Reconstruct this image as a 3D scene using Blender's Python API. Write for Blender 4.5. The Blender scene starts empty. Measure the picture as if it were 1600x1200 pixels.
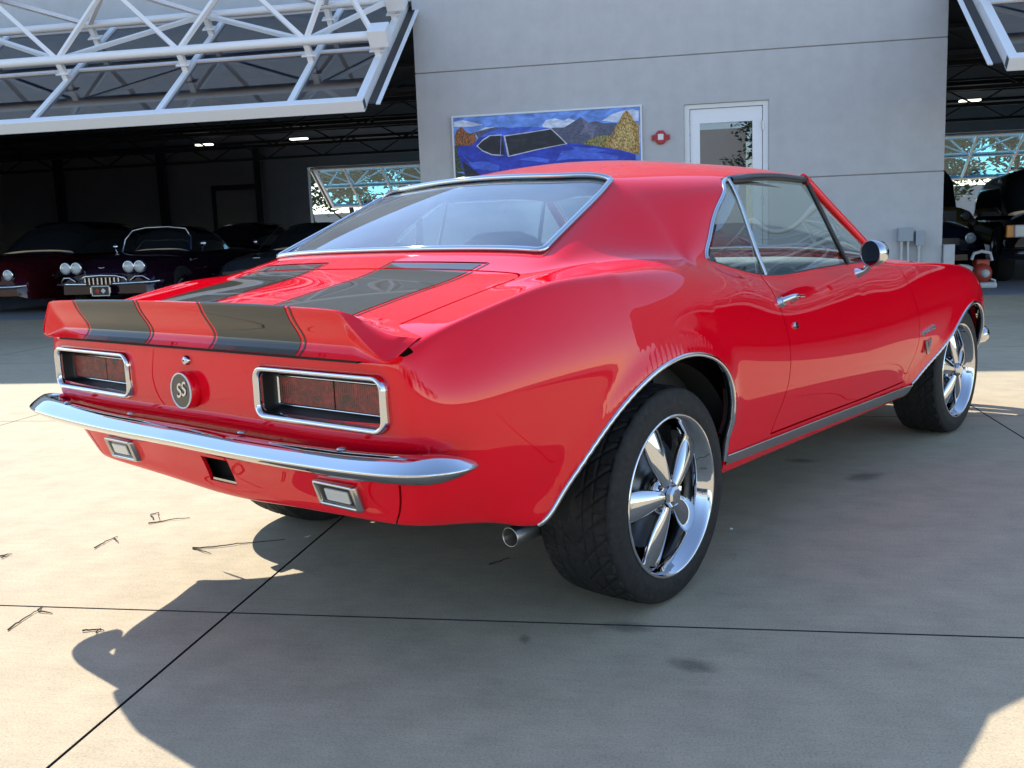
import bpy, bmesh, math, random
import numpy as np
from mathutils import Vector, Matrix

# ------------------------------------------------------------------ camera, sky, sun, exposure
scene = bpy.context.scene
COL = scene.collection
CAM_POS = np.array([-2.3399, -2.2723, 1.0696])
CAM_AZ, CAM_PITCH, CAM_ROLL, CAM_F = math.radians(40.224), math.radians(8.762), math.radians(-2.243), 1523.1

def cam_axes():
    d = np.array([math.cos(CAM_AZ)*math.cos(CAM_PITCH), math.sin(CAM_AZ)*math.cos(CAM_PITCH), -math.sin(CAM_PITCH)])
    r = np.cross(d, [0, 0, 1.0]); r /= np.linalg.norm(r); u = np.cross(r, d)
    c, s = math.cos(CAM_ROLL), math.sin(CAM_ROLL)
    return c*r + s*u, -s*r + c*u, d

cr, cu, cd = cam_axes()
camd = bpy.data.cameras.new('camera'); cam = bpy.data.objects.new('camera', camd); COL.objects.link(cam)
cam.matrix_world = Matrix(((cr[0], cu[0], -cd[0], CAM_POS[0]), (cr[1], cu[1], -cd[1], CAM_POS[1]),
                           (cr[2], cu[2], -cd[2], CAM_POS[2]), (0, 0, 0, 1)))
camd.sensor_fit = 'HORIZONTAL'; camd.sensor_width = 36.0; camd.lens = CAM_F/1600*36.0
camd.clip_start = 0.05; camd.clip_end = 3000
scene.camera = cam

SUN_TO = Vector((0.37, 1.01, 1.0)).normalized()          # direction towards the sun, read off the car's shadow
SUN_EL = math.asin(SUN_TO.z); SUN_AZ = math.atan2(SUN_TO.y, SUN_TO.x)
world = bpy.data.worlds.new('World'); scene.world = world; world.use_nodes = True
wn = world.node_tree.nodes; wl = world.node_tree.links
bg = wn['Background']; sky = wn.new('ShaderNodeTexSky'); sky.sky_type = 'NISHITA'; sky.sun_disc = False
sky.sun_elevation = SUN_EL; sky.sun_rotation = math.pi/2 - SUN_AZ
sky.air_density = 0.9; sky.dust_density = 0.03; sky.ozone_density = 0.8
wl.new(sky.outputs[0], bg.inputs['Color']); bg.inputs['Strength'].default_value = 0.115
sund = bpy.data.lights.new('sun', 'SUN'); sund.energy = 2.45; sund.angle = math.radians(0.53); sund.color = (1, 0.93, 0.82)
sun = bpy.data.objects.new('sun', sund); COL.objects.link(sun)
sun.rotation_euler = (-SUN_TO).to_track_quat('-Z', 'Y').to_euler(); sun.location = (20, 48, 41)
scene.view_settings.view_transform = 'Standard'; scene.view_settings.look = 'None'
scene.view_settings.gamma = 1; scene.view_settings.use_curve_mapping = False
scene.view_settings.exposure = 1.66
scene.cycles.max_bounces = 10; scene.cycles.transparent_max_bounces = 16
scene.cycles.caustics_reflective = False; scene.cycles.caustics_refractive = False
scene.cycles.use_denoising = True

R = math.radians
rnd = random.Random(7)

# ------------------------------------------------------------------ materials
MATS = {}
def mat(name, color=(.5, .5, .5), rough=.5, metal=0., coat=0., coat_rough=.03, spec=.5, emit=None, emit_s=0., trans=0., ior=1.5, alpha=1.):
    m = bpy.data.materials.new(name); m.use_nodes = True
    b = m.node_tree.nodes['Principled BSDF']
    b.inputs['Base Color'].default_value = (*color, 1); b.inputs['Roughness'].default_value = rough
    b.inputs['Metallic'].default_value = metal; b.inputs['Coat Weight'].default_value = coat
    b.inputs['Coat Roughness'].default_value = coat_rough; b.inputs['Specular IOR Level'].default_value = spec
    b.inputs['IOR'].default_value = ior; b.inputs['Transmission Weight'].default_value = trans
    b.inputs['Alpha'].default_value = alpha
    if emit: b.inputs['Emission Color'].default_value = (*emit, 1); b.inputs['Emission Strength'].default_value = emit_s
    MATS[name] = m
    return m

def nodes(m): return m.node_tree.nodes, m.node_tree.links, m.node_tree.nodes['Principled BSDF']
def ramp(n, stops):
    r = n.new('ShaderNodeValToRGB'); e = r.color_ramp.elements
    while len(e) < len(stops): e.new(.5)
    for el, (p, c) in zip(e, stops): el.position = p; el.color = (*c, 1) if len(c) == 3 else c
    return r
def noise(n, l, scale, detail=4, rough=.55, vec=None, dist=0.):
    t = n.new('ShaderNodeTexNoise'); t.inputs['Scale'].default_value = scale
    t.inputs['Detail'].default_value = detail; t.inputs['Roughness'].default_value = rough
    t.inputs['Distortion'].default_value = dist
    if vec is not None: l.new(vec, t.inputs['Vector'])
    return t
def mixc(n, l, fac, a, b, mode='MIX'):
    x = n.new('ShaderNodeMix'); x.data_type = 'RGBA'; x.blend_type = mode
    for v, s in ((fac, 0), (a, 6), (b, 7)):
        if isinstance(v, (int, float)): x.inputs[s].default_value = v
        elif isinstance(v, tuple): x.inputs[s].default_value = (*v, 1)
        else: l.new(v, x.inputs[s])
    return x.outputs[2]
def objcoord(n, l, scale=(1, 1, 1), rot=(0, 0, 0)):
    t = n.new('ShaderNodeTexCoord'); mp = n.new('ShaderNodeMapping')
    mp.inputs['Scale'].default_value = scale; mp.inputs['Rotation'].default_value = rot
    l.new(t.outputs['Object'], mp.inputs['Vector']); return mp.outputs[0]
def worldcoord(n, l, scale=(1, 1, 1), rot=(0, 0, 0)):
    t = n.new('ShaderNodeNewGeometry'); mp = n.new('ShaderNodeMapping')
    mp.inputs['Scale'].default_value = scale; mp.inputs['Rotation'].default_value = rot
    l.new(t.outputs['Position'], mp.inputs['Vector']); return mp.outputs[0]
def bump(n, l, h, bsdf, strength=.2, dist=.01):
    b = n.new('ShaderNodeBump'); b.inputs['Strength'].default_value = strength; b.inputs['Distance'].default_value = dist
    l.new(h, b.inputs['Height']); l.new(b.outputs[0], bsdf.inputs['Normal'])

def paint(name, color, dark=.0):
    m = mat(name, color, .5, 0, .9, .01, spec=.0)
    n, l, b = nodes(m)
    nz = noise(n, l, 3.0, 3, .5, objcoord(n, l))
    r = ramp(n, [(.3, (.0,)*3), (.75, (.008,)*3)]); l.new(nz.outputs['Fac'], r.inputs[0]); l.new(r.outputs[0], b.inputs['Coat Roughness'])
    fine = noise(n, l, 9, 2, .5, objcoord(n, l)); bb = n.new('ShaderNodeBump'); bb.inputs['Strength'].default_value = .003; bb.inputs['Distance'].default_value = .004
    l.new(fine.outputs['Fac'], bb.inputs['Height']); l.new(bb.outputs[0], b.inputs['Coat Normal'])
    return m
paint('red_paint', (.78, .0015, .014))
def stripe_mat():
    m = mat('stripe_paint', (.060, .058, .050), .45, 0, .75, .02, spec=.0)
    return m
stripe_mat()
mat('chrome', (.62, .63, .65), .03, 1.0)
mat('chrome_worn', (.50, .50, .49), .14, 1.0)
mat('steel', (.45, .44, .42), .3, 1.0)
mat('brake_iron', (.16, .155, .15), .4, .8)
mat('black_trim', (.012, .012, .013), .35)
mat('black_gloss', (.008, .008, .009), .12, 0, .6)
mat('rubber', (.018, .018, .019), .7, spec=.3)
mat('dark_inner', (.008, .008, .008), .85)
mat('red_lens', (.17, .008, .012), .2, 0, .5)
mat('mirror_dark', (.12, .125, .13), .03, 1.0)
mat('red_reflex', (.34, .012, .016), .15, 0, .6)
mat('clear_lens', (.62, .64, .62), .15, 0, 1.0)
mat('interior_black', (.015, .015, .016), .6)
mat('dash_sunlit', (.62, .66, .62), .6)  # sunlight on the dash top is put into this pale colour
mat('white_paint', (.78, .79, .80), .38)
mat('white_plain', (.72, .73, .72), .5)

def glass_mat(name, tint, refl_ior=1.5, rough=.0, haze=0.0, hazecol=(.6, .7, .75)):
    m = bpy.data.materials.new(name); m.use_nodes = True; n = m.node_tree.nodes; l = m.node_tree.links
    for x in list(n):
        if x.type != 'OUTPUT_MATERIAL': n.remove(x)
    out = [x for x in n if x.type == 'OUTPUT_MATERIAL'][0]
    tr = n.new('ShaderNodeBsdfTransparent'); tr.inputs[0].default_value = (*tint, 1)
    gl = n.new('ShaderNodeBsdfGlossy'); gl.inputs['Roughness'].default_value = rough; gl.inputs[0].default_value = (1, 1, 1, 1)
    lw = n.new('ShaderNodeLayerWeight'); lw.inputs['Blend'].default_value = .5
    pw = n.new('ShaderNodeMath'); pw.operation = 'POWER'; l.new(lw.outputs['Facing'], pw.inputs[0]); pw.inputs[1].default_value = 4.5
    F0 = ((refl_ior-1)/(refl_ior+1))**2*1.8; fr = n.new('ShaderNodeMath'); fr.operation = 'MULTIPLY_ADD'; l.new(pw.outputs[0], fr.inputs[0]); fr.inputs[1].default_value = 1-F0; fr.inputs[2].default_value = F0
    mx = n.new('ShaderNodeMixShader'); l.new(fr.outputs[0], mx.inputs[0])
    src = tr.outputs[0]
    if haze:
        df = n.new('ShaderNodeBsdfDiffuse'); df.inputs[0].default_value = (*hazecol, 1)
        h = n.new('ShaderNodeMixShader'); h.inputs[0].default_value = haze
        nz = noise(n, l, 5.0, 6, .65, objcoord(n, l, (1, .4, 1), (0, 0, .6)))
        r = ramp(n, [(.35, (haze*.4,)*3), (.7, (haze*1.8,)*3)]); l.new(nz.outputs['Fac'], r.inputs[0]); l.new(r.outputs[0], h.inputs[0])
        l.new(tr.outputs[0], h.inputs[1]); l.new(df.outputs[0], h.inputs[2]); src = h.outputs[0]
    l.new(src, mx.inputs[1]); l.new(gl.outputs[0], mx.inputs[2]); l.new(mx.outputs[0], out.inputs[0])
    MATS[name] = m; return m
glass_mat('car_glass', (.58, .66, .66), 1.75)
glass_mat('rear_glass', (.56, .70, .71), 2.0, .0, .07)
glass_mat('door_glass', (.12, .27, .42), 1.7)
glass_mat('far_glass', (.36, .66, .78), 1.5)
glass_mat('lens_glass', (.9, .9, .9), 1.5)

# ------------------------------------------------------------------ object helpers
def tag(o, label=None, cat=None, group=None, kind=None):
    if label: o['label'] = label
    if cat: o['category'] = cat
    if group: o['group'] = group
    if kind: o['kind'] = kind
    return o
def thing(name, label, cat, loc=(0, 0, 0), rz=0., group=None, kind=None):
    o = bpy.data.objects.new(name, None); COL.objects.link(o); o.location = loc; o.rotation_euler = (0, 0, rz)
    o.empty_display_size = .2
    return tag(o, label, cat, group, kind)
def link(name, me, parent=None, loc=None, rot=None):
    o = bpy.data.objects.new(name, me); COL.objects.link(o)
    if parent is not None: o.parent = parent
    if loc is not None: o.location = loc
    if rot is not None: o.rotation_euler = rot
    return o
class MB:
    """collects geometry for one mesh"""
    def __init__(s): s.v = []; s.f = []; s.mi = []; s.n = {}; s.cur = 0; s.sm = []; s.smooth = True
    def add(s, verts, faces, normals=None):
        o = len(s.v); s.v += [tuple(map(float, p)) for p in verts]
        if normals is not None:
            for i, q in enumerate(normals): s.n[o+i] = tuple(map(float, q))
        for f in faces: s.f.append(tuple(o+i for i in f)); s.mi.append(s.cur); s.sm.append(s.smooth)
        return o
    def grid(s, P, N=None, flip=False, closed_u=False, closed_v=False):
        P = np.asarray(P, float); a, b = P.shape[:2]; F = []
        for i in range(a if closed_u else a-1):
            for j in range(b if closed_v else b-1):
                i2, j2 = (i+1) % a, (j+1) % b
                q = (i*b+j, i2*b+j, i2*b+j2, i*b+j2)
                F.append(q[::-1] if flip else q)
        return s.add(P.reshape(-1, 3), F, None if N is None else np.asarray(N).reshape(-1, 3))
    def box(s, c, size, M=None):
        x, y, z = (d/2 for d in size); V = [Vector((i*x, j*y, k*z)) for i in (-1, 1) for j in (-1, 1) for k in (-1, 1)]
        if M is not None: V = [M @ p for p in V]
        V = [p + Vector(c) for p in V]
        sm, s.smooth = s.smooth, False
        s.add(V, [(0, 1, 3, 2), (4, 6, 7, 5), (0, 4, 5, 1), (2, 3, 7, 6), (0, 2, 6, 4), (1, 5, 7, 3)]); s.smooth = sm
    def bar(s, a, b, w, h, up=(0, 0, 1)):
        a, b = Vector(a), Vector(b); d = b-a; L = d.length; d.normalize(); up = Vector(up)
        x = d.cross(up)
        if x.length < 1e-4: x = d.cross(Vector((1, 0, 0)))
        x.normalize(); y = x.cross(d)
        M = Matrix((( d.x, x.x, y.x), (d.y, x.y, y.y), (d.z, x.z, y.z)))
        s.box((a+b)/2, (L, w, h), M)
    def tube(s, path, r, n=8, closed=False, caps=True):
        P = [Vector(p) for p in path]; m = len(P)
        rs = r if hasattr(r, '__len__') else [r]*m
        rings = []; prev = None
        for i in range(m):
            if closed: t = P[(i+1) % m]-P[i-1]
            else: t = P[min(i+1, m-1)]-P[max(i-1, 0)]
            t.normalize()
            if prev is None:
                up = Vector((0, 0, 1)) if abs(t.z) < .9 else Vector((1, 0, 0))
                x = t.cross(up).normalized()
            else:
                x = (prev - t*prev.dot(t)).normalized()
            prev = x; y = t.cross(x)
            rings.append([P[i]+(x*math.cos(k*2*math.pi/n)+y*math.sin(k*2*math.pi/n))*rs[i] for k in range(n)])
        o = s.grid(rings, closed_u=closed, closed_v=True, flip=True)
        if caps and not closed:
            s.add(rings[0], [tuple(range(n))]); s.add(rings[-1], [tuple(range(n))[::-1]])
    def sweep(s, path, frames, prof, closed=False):
        """prof: list of (a,b) in the frame axes (A,B) given per path point"""
        rings = [[Vector(p)+Vector(A)*a+Vector(B)*b for a, b in prof] for p, (A, B) in zip(path, frames)]
        s.grid(rings, closed_u=closed, closed_v=True)
        if not closed:
            n = len(prof); s.add(rings[0], [tuple(range(n))]); s.add(rings[-1], [tuple(range(n))[::-1]])
    def lathe(s, prof, n=48, axis='y', c=(0, 0, 0), closed=False):
        """prof: (radius, along axis)"""
        P = []
        for r, h in prof:
            row = []
            for k in range(n):
                a = 2*math.pi*k/n; ca, sa = r*math.cos(a), r*math.sin(a)
                row.append({'y': (c[0]+ca, c[1]+h, c[2]+sa), 'x': (c[0]+h, c[1]+ca, c[2]+sa), 'z': (c[0]+ca, c[1]+sa, c[2]+h)}[axis])
            P.append(row)
        s.grid(P, closed_v=True, closed_u=closed, flip=(axis == 'y'))
    def poly(s, pts, depth=None):
        pts = [Vector(p) for p in pts]; s.add(pts, [tuple(range(len(pts)))])
    def prism(s, poly, d):
        """closed polygon (3D points) extruded by vector d, flat"""
        n = len(poly); A = [Vector(p) for p in poly]; B = [p+Vector(d) for p in A]; sm, s.smooth = s.smooth, False
        s.add(A+B, [tuple(range(n))[::-1], tuple(range(n, 2*n))]+[(i, (i+1) % n, n+(i+1) % n, n+i) for i in range(n)]); s.smooth = sm
    def mesh(s, name, mats):
        me = bpy.data.meshes.new(name); me.from_pydata(s.v, [], s.f)
        for m in (mats if isinstance(mats, (list, tuple)) else [mats]): me.materials.append(MATS[m] if isinstance(m, str) else m)
        me.polygons.foreach_set('material_index', s.mi); me.polygons.foreach_set('use_smooth', s.sm)
        me.update()
        if s.n:
            nn = [s.n.get(i, (0, 0, 0)) for i in range(len(s.v))]
            me.normals_split_custom_set_from_vertices(nn)
        return me
    def build(s, name, mats, parent=None, loc=None, rot=None):
        return link(name, s.mesh(name, mats), parent, loc, rot)
def fixn(o):
    bm = bmesh.new(); bm.from_mesh(o.data); bmesh.ops.recalc_face_normals(bm, faces=bm.faces); bm.to_mesh(o.data); bm.free(); return o
def bevel(o, w, seg=2, ang=35):
    m = o.modifiers.new('bevel', 'BEVEL'); m.width = w; m.segments = seg; m.limit_method = 'ANGLE'; m.angle_limit = R(ang); return o
def children(o): return [c for c in COL.objects if c.parent == o]
def copy_tree(o, parent=None):
    c = o.copy(); COL.objects.link(c)
    if parent is not None: c.parent = parent
    for ch in list(o.children): copy_tree(ch, c)
    return c
# ------------------------------------------------------------------ the red car: one smooth spline net for the body skin
def st(xs, Y, z, top):
    return [(xs, a, b) for a, b in zip(Y, z)] + list(top)
def deckrow(x0, x1, Y, z):
    n = len(Y); return [(x0+(x1-x0)*(1-y/Y[0])**1.0, y, q) for y, q in zip(Y, z)]
def tail(xs, ys, zs):
    side = list(zip(xs, ys, zs)); a = side[-1]
    return side + [(a[0]+.02*k, a[1]*(1-.0*k), a[2]+.006*k) for k in range(1, 8)]
NET = [
 tail((-.78,-.862,-.882,-.905,-.932,-.950,-.957,-.957,-.955), (0,)*9, (.388,.388,.44,.50,.57,.63,.71,.775,.818)),
 tail((-.78,-.862,-.882,-.904,-.931,-.949,-.956,-.956,-.954), (.26,)*9, (.400,.400,.445,.502,.57,.63,.71,.775,.818)),
 tail((-.78,-.861,-.881,-.902,-.929,-.947,-.954,-.954,-.952), (.52,)*9, (.410,.410,.45,.506,.57,.63,.71,.775,.818)),
 tail((-.78,-.857,-.875,-.895,-.919,-.937,-.944,-.944,-.942), (.63,.655,.687,.715,.735,.745,.747,.744,.737), (.416,.416,.452,.51,.575,.64,.715,.775,.818)),
 tail((-.74,-.812,-.836,-.858,-.882,-.900,-.910,-.913,-.913), (.68,.722,.76,.795,.815,.824,.823,.814,.797), (.412,.412,.45,.51,.575,.64,.715,.778,.832))[:9]
   + [(-.915,.77,.841),(-.925,.73,.844),(-.93,.68,.846),(-.935,.60,.849),(-.94,.45,.854),(-.945,.22,.859),(-.945,0,.861)],
 [(-.62,.72,.398),(-.68,.785,.396),(-.70,.813,.44),(-.74,.84,.51),(-.77,.857,.58),(-.785,.866,.66),(-.79,.856,.757),(-.80,.822,.840),(-.81,.803,.870),
  (-.82,.784,.8735),(-.83,.73,.874),(-.84,.68,.875),(-.85,.60,.877),(-.86,.45,.882),(-.87,.22,.888),(-.87,0,.89)],
 st(-.60,(.74,.825,.845,.865,.877,.881,.868,.828,.806),(.375,.375,.43,.51,.58,.67,.785,.886,.918),
    deckrow(-.60,-.62,(.784,.73,.68,.60,.45,.22,0),(.921,.922,.923,.926,.932,.938,.94))),
 st(-.42,(.76,.845,.862,.880,.890,.890,.876,.834,.808),(.35,.35,.42,.51,.59,.68,.80,.914,.948),
    deckrow(-.42,-.46,(.784,.725,.675,.60,.45,.22,0),(.951,.952,.953,.956,.962,.968,.97))),
 st(-.19,(.76,.85,.87,.888,.897,.897,.882,.848,.817),(.32,.32,.41,.51,.60,.69,.805,.912,.955),
    [(-.19,.775,.966),(-.195,.72,.974),(-.2,.665,.990),(-.205,.600,1.014),(-.235,.42,1.026),(-.255,.2,1.030),(-.26,0,1.031)]),
 st(.04,(.76,.85,.872,.89,.898,.898,.885,.864,.822),(.31,.31,.41,.51,.60,.70,.80,.885,.945),
    [(.04,.778,.970),(.04,.718,.992),(.035,.650,1.045),(.03,.562,1.118),(-.01,.40,1.135),(-.035,.2,1.142),(-.045,0,1.145)]),
 st(.25,(.76,.85,.874,.891,.897,.896,.882,.860,.822),(.305,.305,.41,.51,.60,.70,.80,.875,.932),
    [(.25,.778,.968),(.26,.728,1.012),(.27,.655,1.112),(.26,.522,1.222),(.215,.38,1.240),(.185,.19,1.250),(.175,0,1.253)]),
 st(.45,(.76,.85,.874,.891,.895,.890,.874,.852,.815),(.30,.30,.41,.51,.60,.70,.79,.86,.915),
    [(.384,.771,.970),(.462,.746,1.03),(.578,.709,1.128),(.728,.664,1.226),(.66,.42,1.292),(.62,.2,1.315),(.61,0,1.322)]),
 st(.75,(.755,.845,.872,.889,.892,.884,.864,.838,.812),(.296,.296,.405,.5,.59,.69,.77,.828,.868),
    [(.75,.792,.893),(.77,.757,.985),(.83,.712,1.12),(.97,.652,1.245),(.92,.42,1.300),(.9,.2,1.325),(.9,0,1.332)]),
 st(1.12,(.75,.84,.87,.888,.89,.88,.860,.834,.808),(.29,.29,.40,.495,.585,.685,.768,.828,.868),
    [(1.12,.79,.894),(1.12,.757,.985),(1.14,.712,1.115),(1.2,.652,1.249),(1.18,.42,1.298),(1.17,.2,1.321),(1.17,0,1.328)]),
 st(1.47,(.75,.84,.87,.889,.891,.881,.861,.836,.810),(.285,.285,.395,.49,.58,.68,.765,.828,.870),
    [(1.47,.79,.897),(1.45,.757,.985),(1.44,.712,1.115),(1.43,.650,1.240),(1.42,.45,1.276),(1.40,.22,1.293),(1.39,0,1.298)]),
 st(1.68,(.75,.84,.87,.89,.894,.885,.865,.84,.815),(.283,.283,.395,.49,.58,.68,.765,.828,.870),
    [(1.68,.793,.897),(1.66,.775,.95),(1.655,.745,1.01),(1.655,.712,1.078),(1.71,.48,1.122),(1.74,.23,1.138),(1.75,0,1.142)]),
 st(1.86,(.75,.84,.87,.892,.898,.89,.872,.846,.822),(.282,.282,.395,.49,.58,.68,.765,.828,.868),
    [(1.86,.80,.889),(1.87,.79,.896),(1.88,.782,.903),(1.89,.770,.912),(2.0,.52,.945),(2.06,.25,.958),(2.08,0,.962)]),
 st(2.06,(.75,.84,.87,.895,.902,.895,.88,.858,.835),(.282,.282,.395,.49,.58,.68,.762,.822,.862),
    [(2.06,.805,.875),(2.07,.765,.878),(2.09,.725,.880),(2.12,.66,.884),(2.17,.48,.910),(2.22,.25,.928),(2.24,0,.933)]),
 st(2.40,(.75,.84,.872,.898,.906,.90,.888,.868,.845),(.282,.282,.39,.485,.575,.675,.755,.812,.848),
    [(2.40,.812,.860),(2.4,.77,.862),(2.4,.725,.864),(2.41,.66,.870),(2.43,.48,.893),(2.45,.25,.910),(2.46,0,.914)]),
 st(2.80,(.75,.84,.872,.899,.908,.905,.893,.874,.850),(.282,.282,.385,.475,.56,.65,.73,.785,.822),
    [(2.8,.818,.836),(2.8,.775,.840),(2.8,.73,.843),(2.8,.66,.848),(2.8,.48,.868),(2.8,.25,.882),(2.8,0,.886)]),
 st(3.12,(.74,.83,.86,.880,.887,.885,.876,.858,.832),(.285,.285,.38,.465,.545,.62,.69,.74,.775),
    [(3.12,.81,.79),(3.12,.77,.795),(3.12,.73,.80),(3.12,.66,.806),(3.12,.48,.825),(3.12,.25,.838),(3.12,0,.842)]),
 st(3.36,(.70,.78,.803,.818,.826,.824,.815,.797,.772),(.30,.30,.375,.445,.51,.57,.625,.67,.705),
    [(3.36,.745,.722),(3.36,.72,.73),(3.37,.71,.736),(3.38,.64,.744),(3.40,.48,.765),(3.42,.25,.778),(3.43,0,.782)]),
 st(3.50,(.66,.735,.755,.768,.774,.771,.763,.748,.728),(.32,.32,.38,.435,.49,.54,.585,.62,.645),
    [(3.52,.71,.66),(3.53,.69,.668),(3.54,.68,.675),(3.56,.62,.685),(3.58,.48,.705),(3.60,.25,.718),(3.61,0,.72)]),
 tail((3.44,3.52,3.545,3.56,3.57,3.575,3.575,3.57,3.56),(.60,.64,.655,.665,.67,.67,.665,.655,.645),(.33,.33,.38,.43,.48,.53,.57,.60,.625)),
 tail((3.48,3.56,3.585,3.60,3.61,3.615,3.62,3.62,3.61),(.34,.36,.37,.38,.38,.38,.38,.37,.37),(.34,.34,.385,.43,.48,.53,.575,.61,.64)),
 tail((3.48,3.57,3.595,3.61,3.62,3.625,3.63,3.635,3.63),(0,)*9,(.34,.34,.385,.43,.48,.53,.58,.62,.655)),
]
NET = np.array(NET, float)
# extra stations close to the rear window's upper corner and the windscreen head keep those corners crisp
UMAP = [(float(i), NET[i]) for i in range(len(NET))]
for i, t in ((7, .72), (8, .28), (9, .7), (10, .25), (13, .75), (14, .3)): UMAP.append((i+t, NET[i]*(1-t)+NET[i+1]*t))
UMAP.sort(key=lambda q: q[0]); UOLD = np.array([q[0] for q in UMAP]); NET = np.array([q[1] for q in UMAP])
NU, NV = NET.shape[:2]
def remap(u): return np.interp(u, UOLD, np.arange(NU))
UMAX = UOLD[-1]
# index of each station along the body
U_TAIL, U_TOUT, U_CORNER, U_S0, U_LID0, U_WB, U_WT, U_QW, U_RF, U_WS, U_CWL, U_FR = 0, 3, 4, 5, 7, 8, 10, 11, 12, 14, 16, 22

def padnet(N):
    A = np.concatenate([N[1:2]*[1, -1, 1], N, N[-2:-1]*[1, -1, 1]], 0)
    lo = 2*A[:, :1]-A[:, 1:2]; hi = A[:, -2:-1]*[1, -1, 1]
    return np.concatenate([lo, A, hi], 1)
def bs(t): return np.stack([(1-t)**3, 3*t**3-6*t**2+4, -3*t**3+3*t**2+3*t+1, t**3], -1)/6
def dbs(t): return np.stack([-3*(1-t)**2, 9*t**2-12*t, -9*t**2+6*t+3, 3*t**2], -1)/6
def ev(PN, u, v, du=0, dv=0):
    u = np.asarray(u, float); v = np.asarray(v, float); u, v = np.broadcast_arrays(u, v)
    iu = np.clip(np.floor(u).astype(int), 0, NU-2); iv = np.clip(np.floor(v).astype(int), 0, NV-2)
    bu = (dbs if du else bs)(u-iu); bv = (dbs if dv else bs)(v-iv)
    out = 0
    for a in range(4):
        for b in range(4):
            out = out + PN[iu+a, iv+b]*(bu[..., a]*bv[..., b])[..., None]
    return out
CT = NET.copy(); II, JJ = np.meshgrid(np.arange(NU), np.arange(NV), indexing='ij')
for _ in range(3):
    CT += .75*(NET-ev(padnet(CT), II, JJ))
    CT[0, :, 1] = 0; CT[-1, :9, 1] = 0; CT[U_S0:-3, -1, 1] = 0
PN = padnet(CT)

# wheel arch outlines (x, z) in side view
ARCH_R = np.array([(-.565,.372),(-.53,.408),(-.48,.468),(-.40,.548),(-.32,.606),(-.22,.658),(-.12,.693),(-.02,.712),(.06,.714),(.13,.705),(.20,.683),(.26,.645),(.298,.595),(.317,.54),(.324,.48)])
ARCH_F = np.array([(2.05,.342),(2.12,.365),(2.24,.412),(2.36,.458),(2.48,.515),(2.58,.57),(2.67,.610),(2.76,.636),(2.84,.643),(2.92,.632),(2.99,.60),(3.04,.55),(3.065,.49),(3.07,.43)])
def dense(A, n=80):
    d = np.r_[0, np.cumsum(np.linalg.norm(np.diff(A, axis=0), axis=1))]
    # smooth with a Catmull-Rom through the points
    P = np.concatenate([[2*A[0]-A[1]], A, [2*A[-1]-A[-2]]]); out = []
    for i in range(len(A)-1):
        for t in np.linspace(0, 1, 8, endpoint=False):
            p0, p1, p2, p3 = P[i:i+4]
            out.append(.5*((2*p1)+(-p0+p2)*t+(2*p0-5*p1+4*p2-p3)*t*t+(-p0+3*p1-3*p2+p3)*t**3))
    out.append(A[-1]); return np.array(out)
ARD, AFD = dense(ARCH_R), dense(ARCH_F)
def arch_dist(P):
    x, z = P[..., 0], P[..., 2]; d = np.full(x.shape, 9.)
    for A in (ARD, AFD):
        for ax, az in A[::2]: d = np.minimum(d, (x-ax)**2+(z-az)**2)
    return np.sqrt(d)
def S0f(u, v): return ev(PN, remap(u), v)
def S(u, v):
    P = ev(PN, remap(u), v); u, v = np.broadcast_arrays(np.asarray(u, float), np.asarray(v, float))
    m = (v < 7) & (u > 5) & (u < 22)
    if m.any():
        d = arch_dist(P[m]); P[m, 1] += .011*np.exp(-(d/.045)**2)          # rolled flare round the wheel openings
    return P
def SN(u, v):
    h = 1e-3
    u, v = np.broadcast_arrays(np.asarray(u, float), np.asarray(v, float))
    a = S(np.clip(u+h, 0, UMAX), v)-S(np.clip(u-h, 0, UMAX), v); b = S(u, np.clip(v+h, 0, NV-1))-S(u, np.clip(v-h, 0, NV-1))
    n = np.cross(b, a); n /= np.maximum(np.linalg.norm(n, axis=-1, keepdims=True), 1e-12); return n
def solve_u(v, g, lo, hi, it=40):
    """u with g(S(u,v)) = 0, g rising with u"""
    v = np.asarray(v, float); a = np.full(v.shape, float(lo)); b = np.full(v.shape, float(hi))
    for _ in range(it):
        m = (a+b)/2; s = g(S0f(m, v)) < 0; a = np.where(s, m, a); b = np.where(s, b, m)
    return (a+b)/2
def solve_v(u, g, lo, hi, it=40):
    u = np.asarray(u, float); a = np.full(u.shape, float(lo)); b = np.full(u.shape, float(hi))
    for _ in range(it):
        m = (a+b)/2; s = g(S0f(u, m)) < 0; a = np.where(s, m, a); b = np.where(s, b, m)
    return (a+b)/2
def u_at_x(x, v=4., lo=U_CORNER, hi=U_FR):
    x = np.asarray(x, float); return solve_u(np.full(x.shape, float(v)), lambda P: P[..., 0]-x, lo, hi)
MIR = np.array([1, -1, 1.])
def skin(mb, U, V, side, off=0.):
    """add the patch given by parameter grids U, V (same shape); side -1 = right, +1 = left"""
    P = S(U, V); N = SN(U, V)
    if off: P = P+N*off
    if side < 0: mb.grid(P*MIR, N*MIR)
    else: mb.grid(P, N, flip=True)
def rim(mb, u, v, side, depth=.014, inward=None):
    """flange along an open edge, turned in behind the skin"""
    P = S(u, v); N = SN(u, v); Q = P-N*depth
    f = 1 if side > 0 else -1
    M = MIR if side < 0 else 1
    mb.grid(np.stack([P*M, Q*M]), None)
def lerp(a, b, t): return a+(b-a)*t
def interp_curve(C, key, val):
    C = np.asarray(C); return lambda q: np.interp(q, C[:, key], C[:, val])
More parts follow.
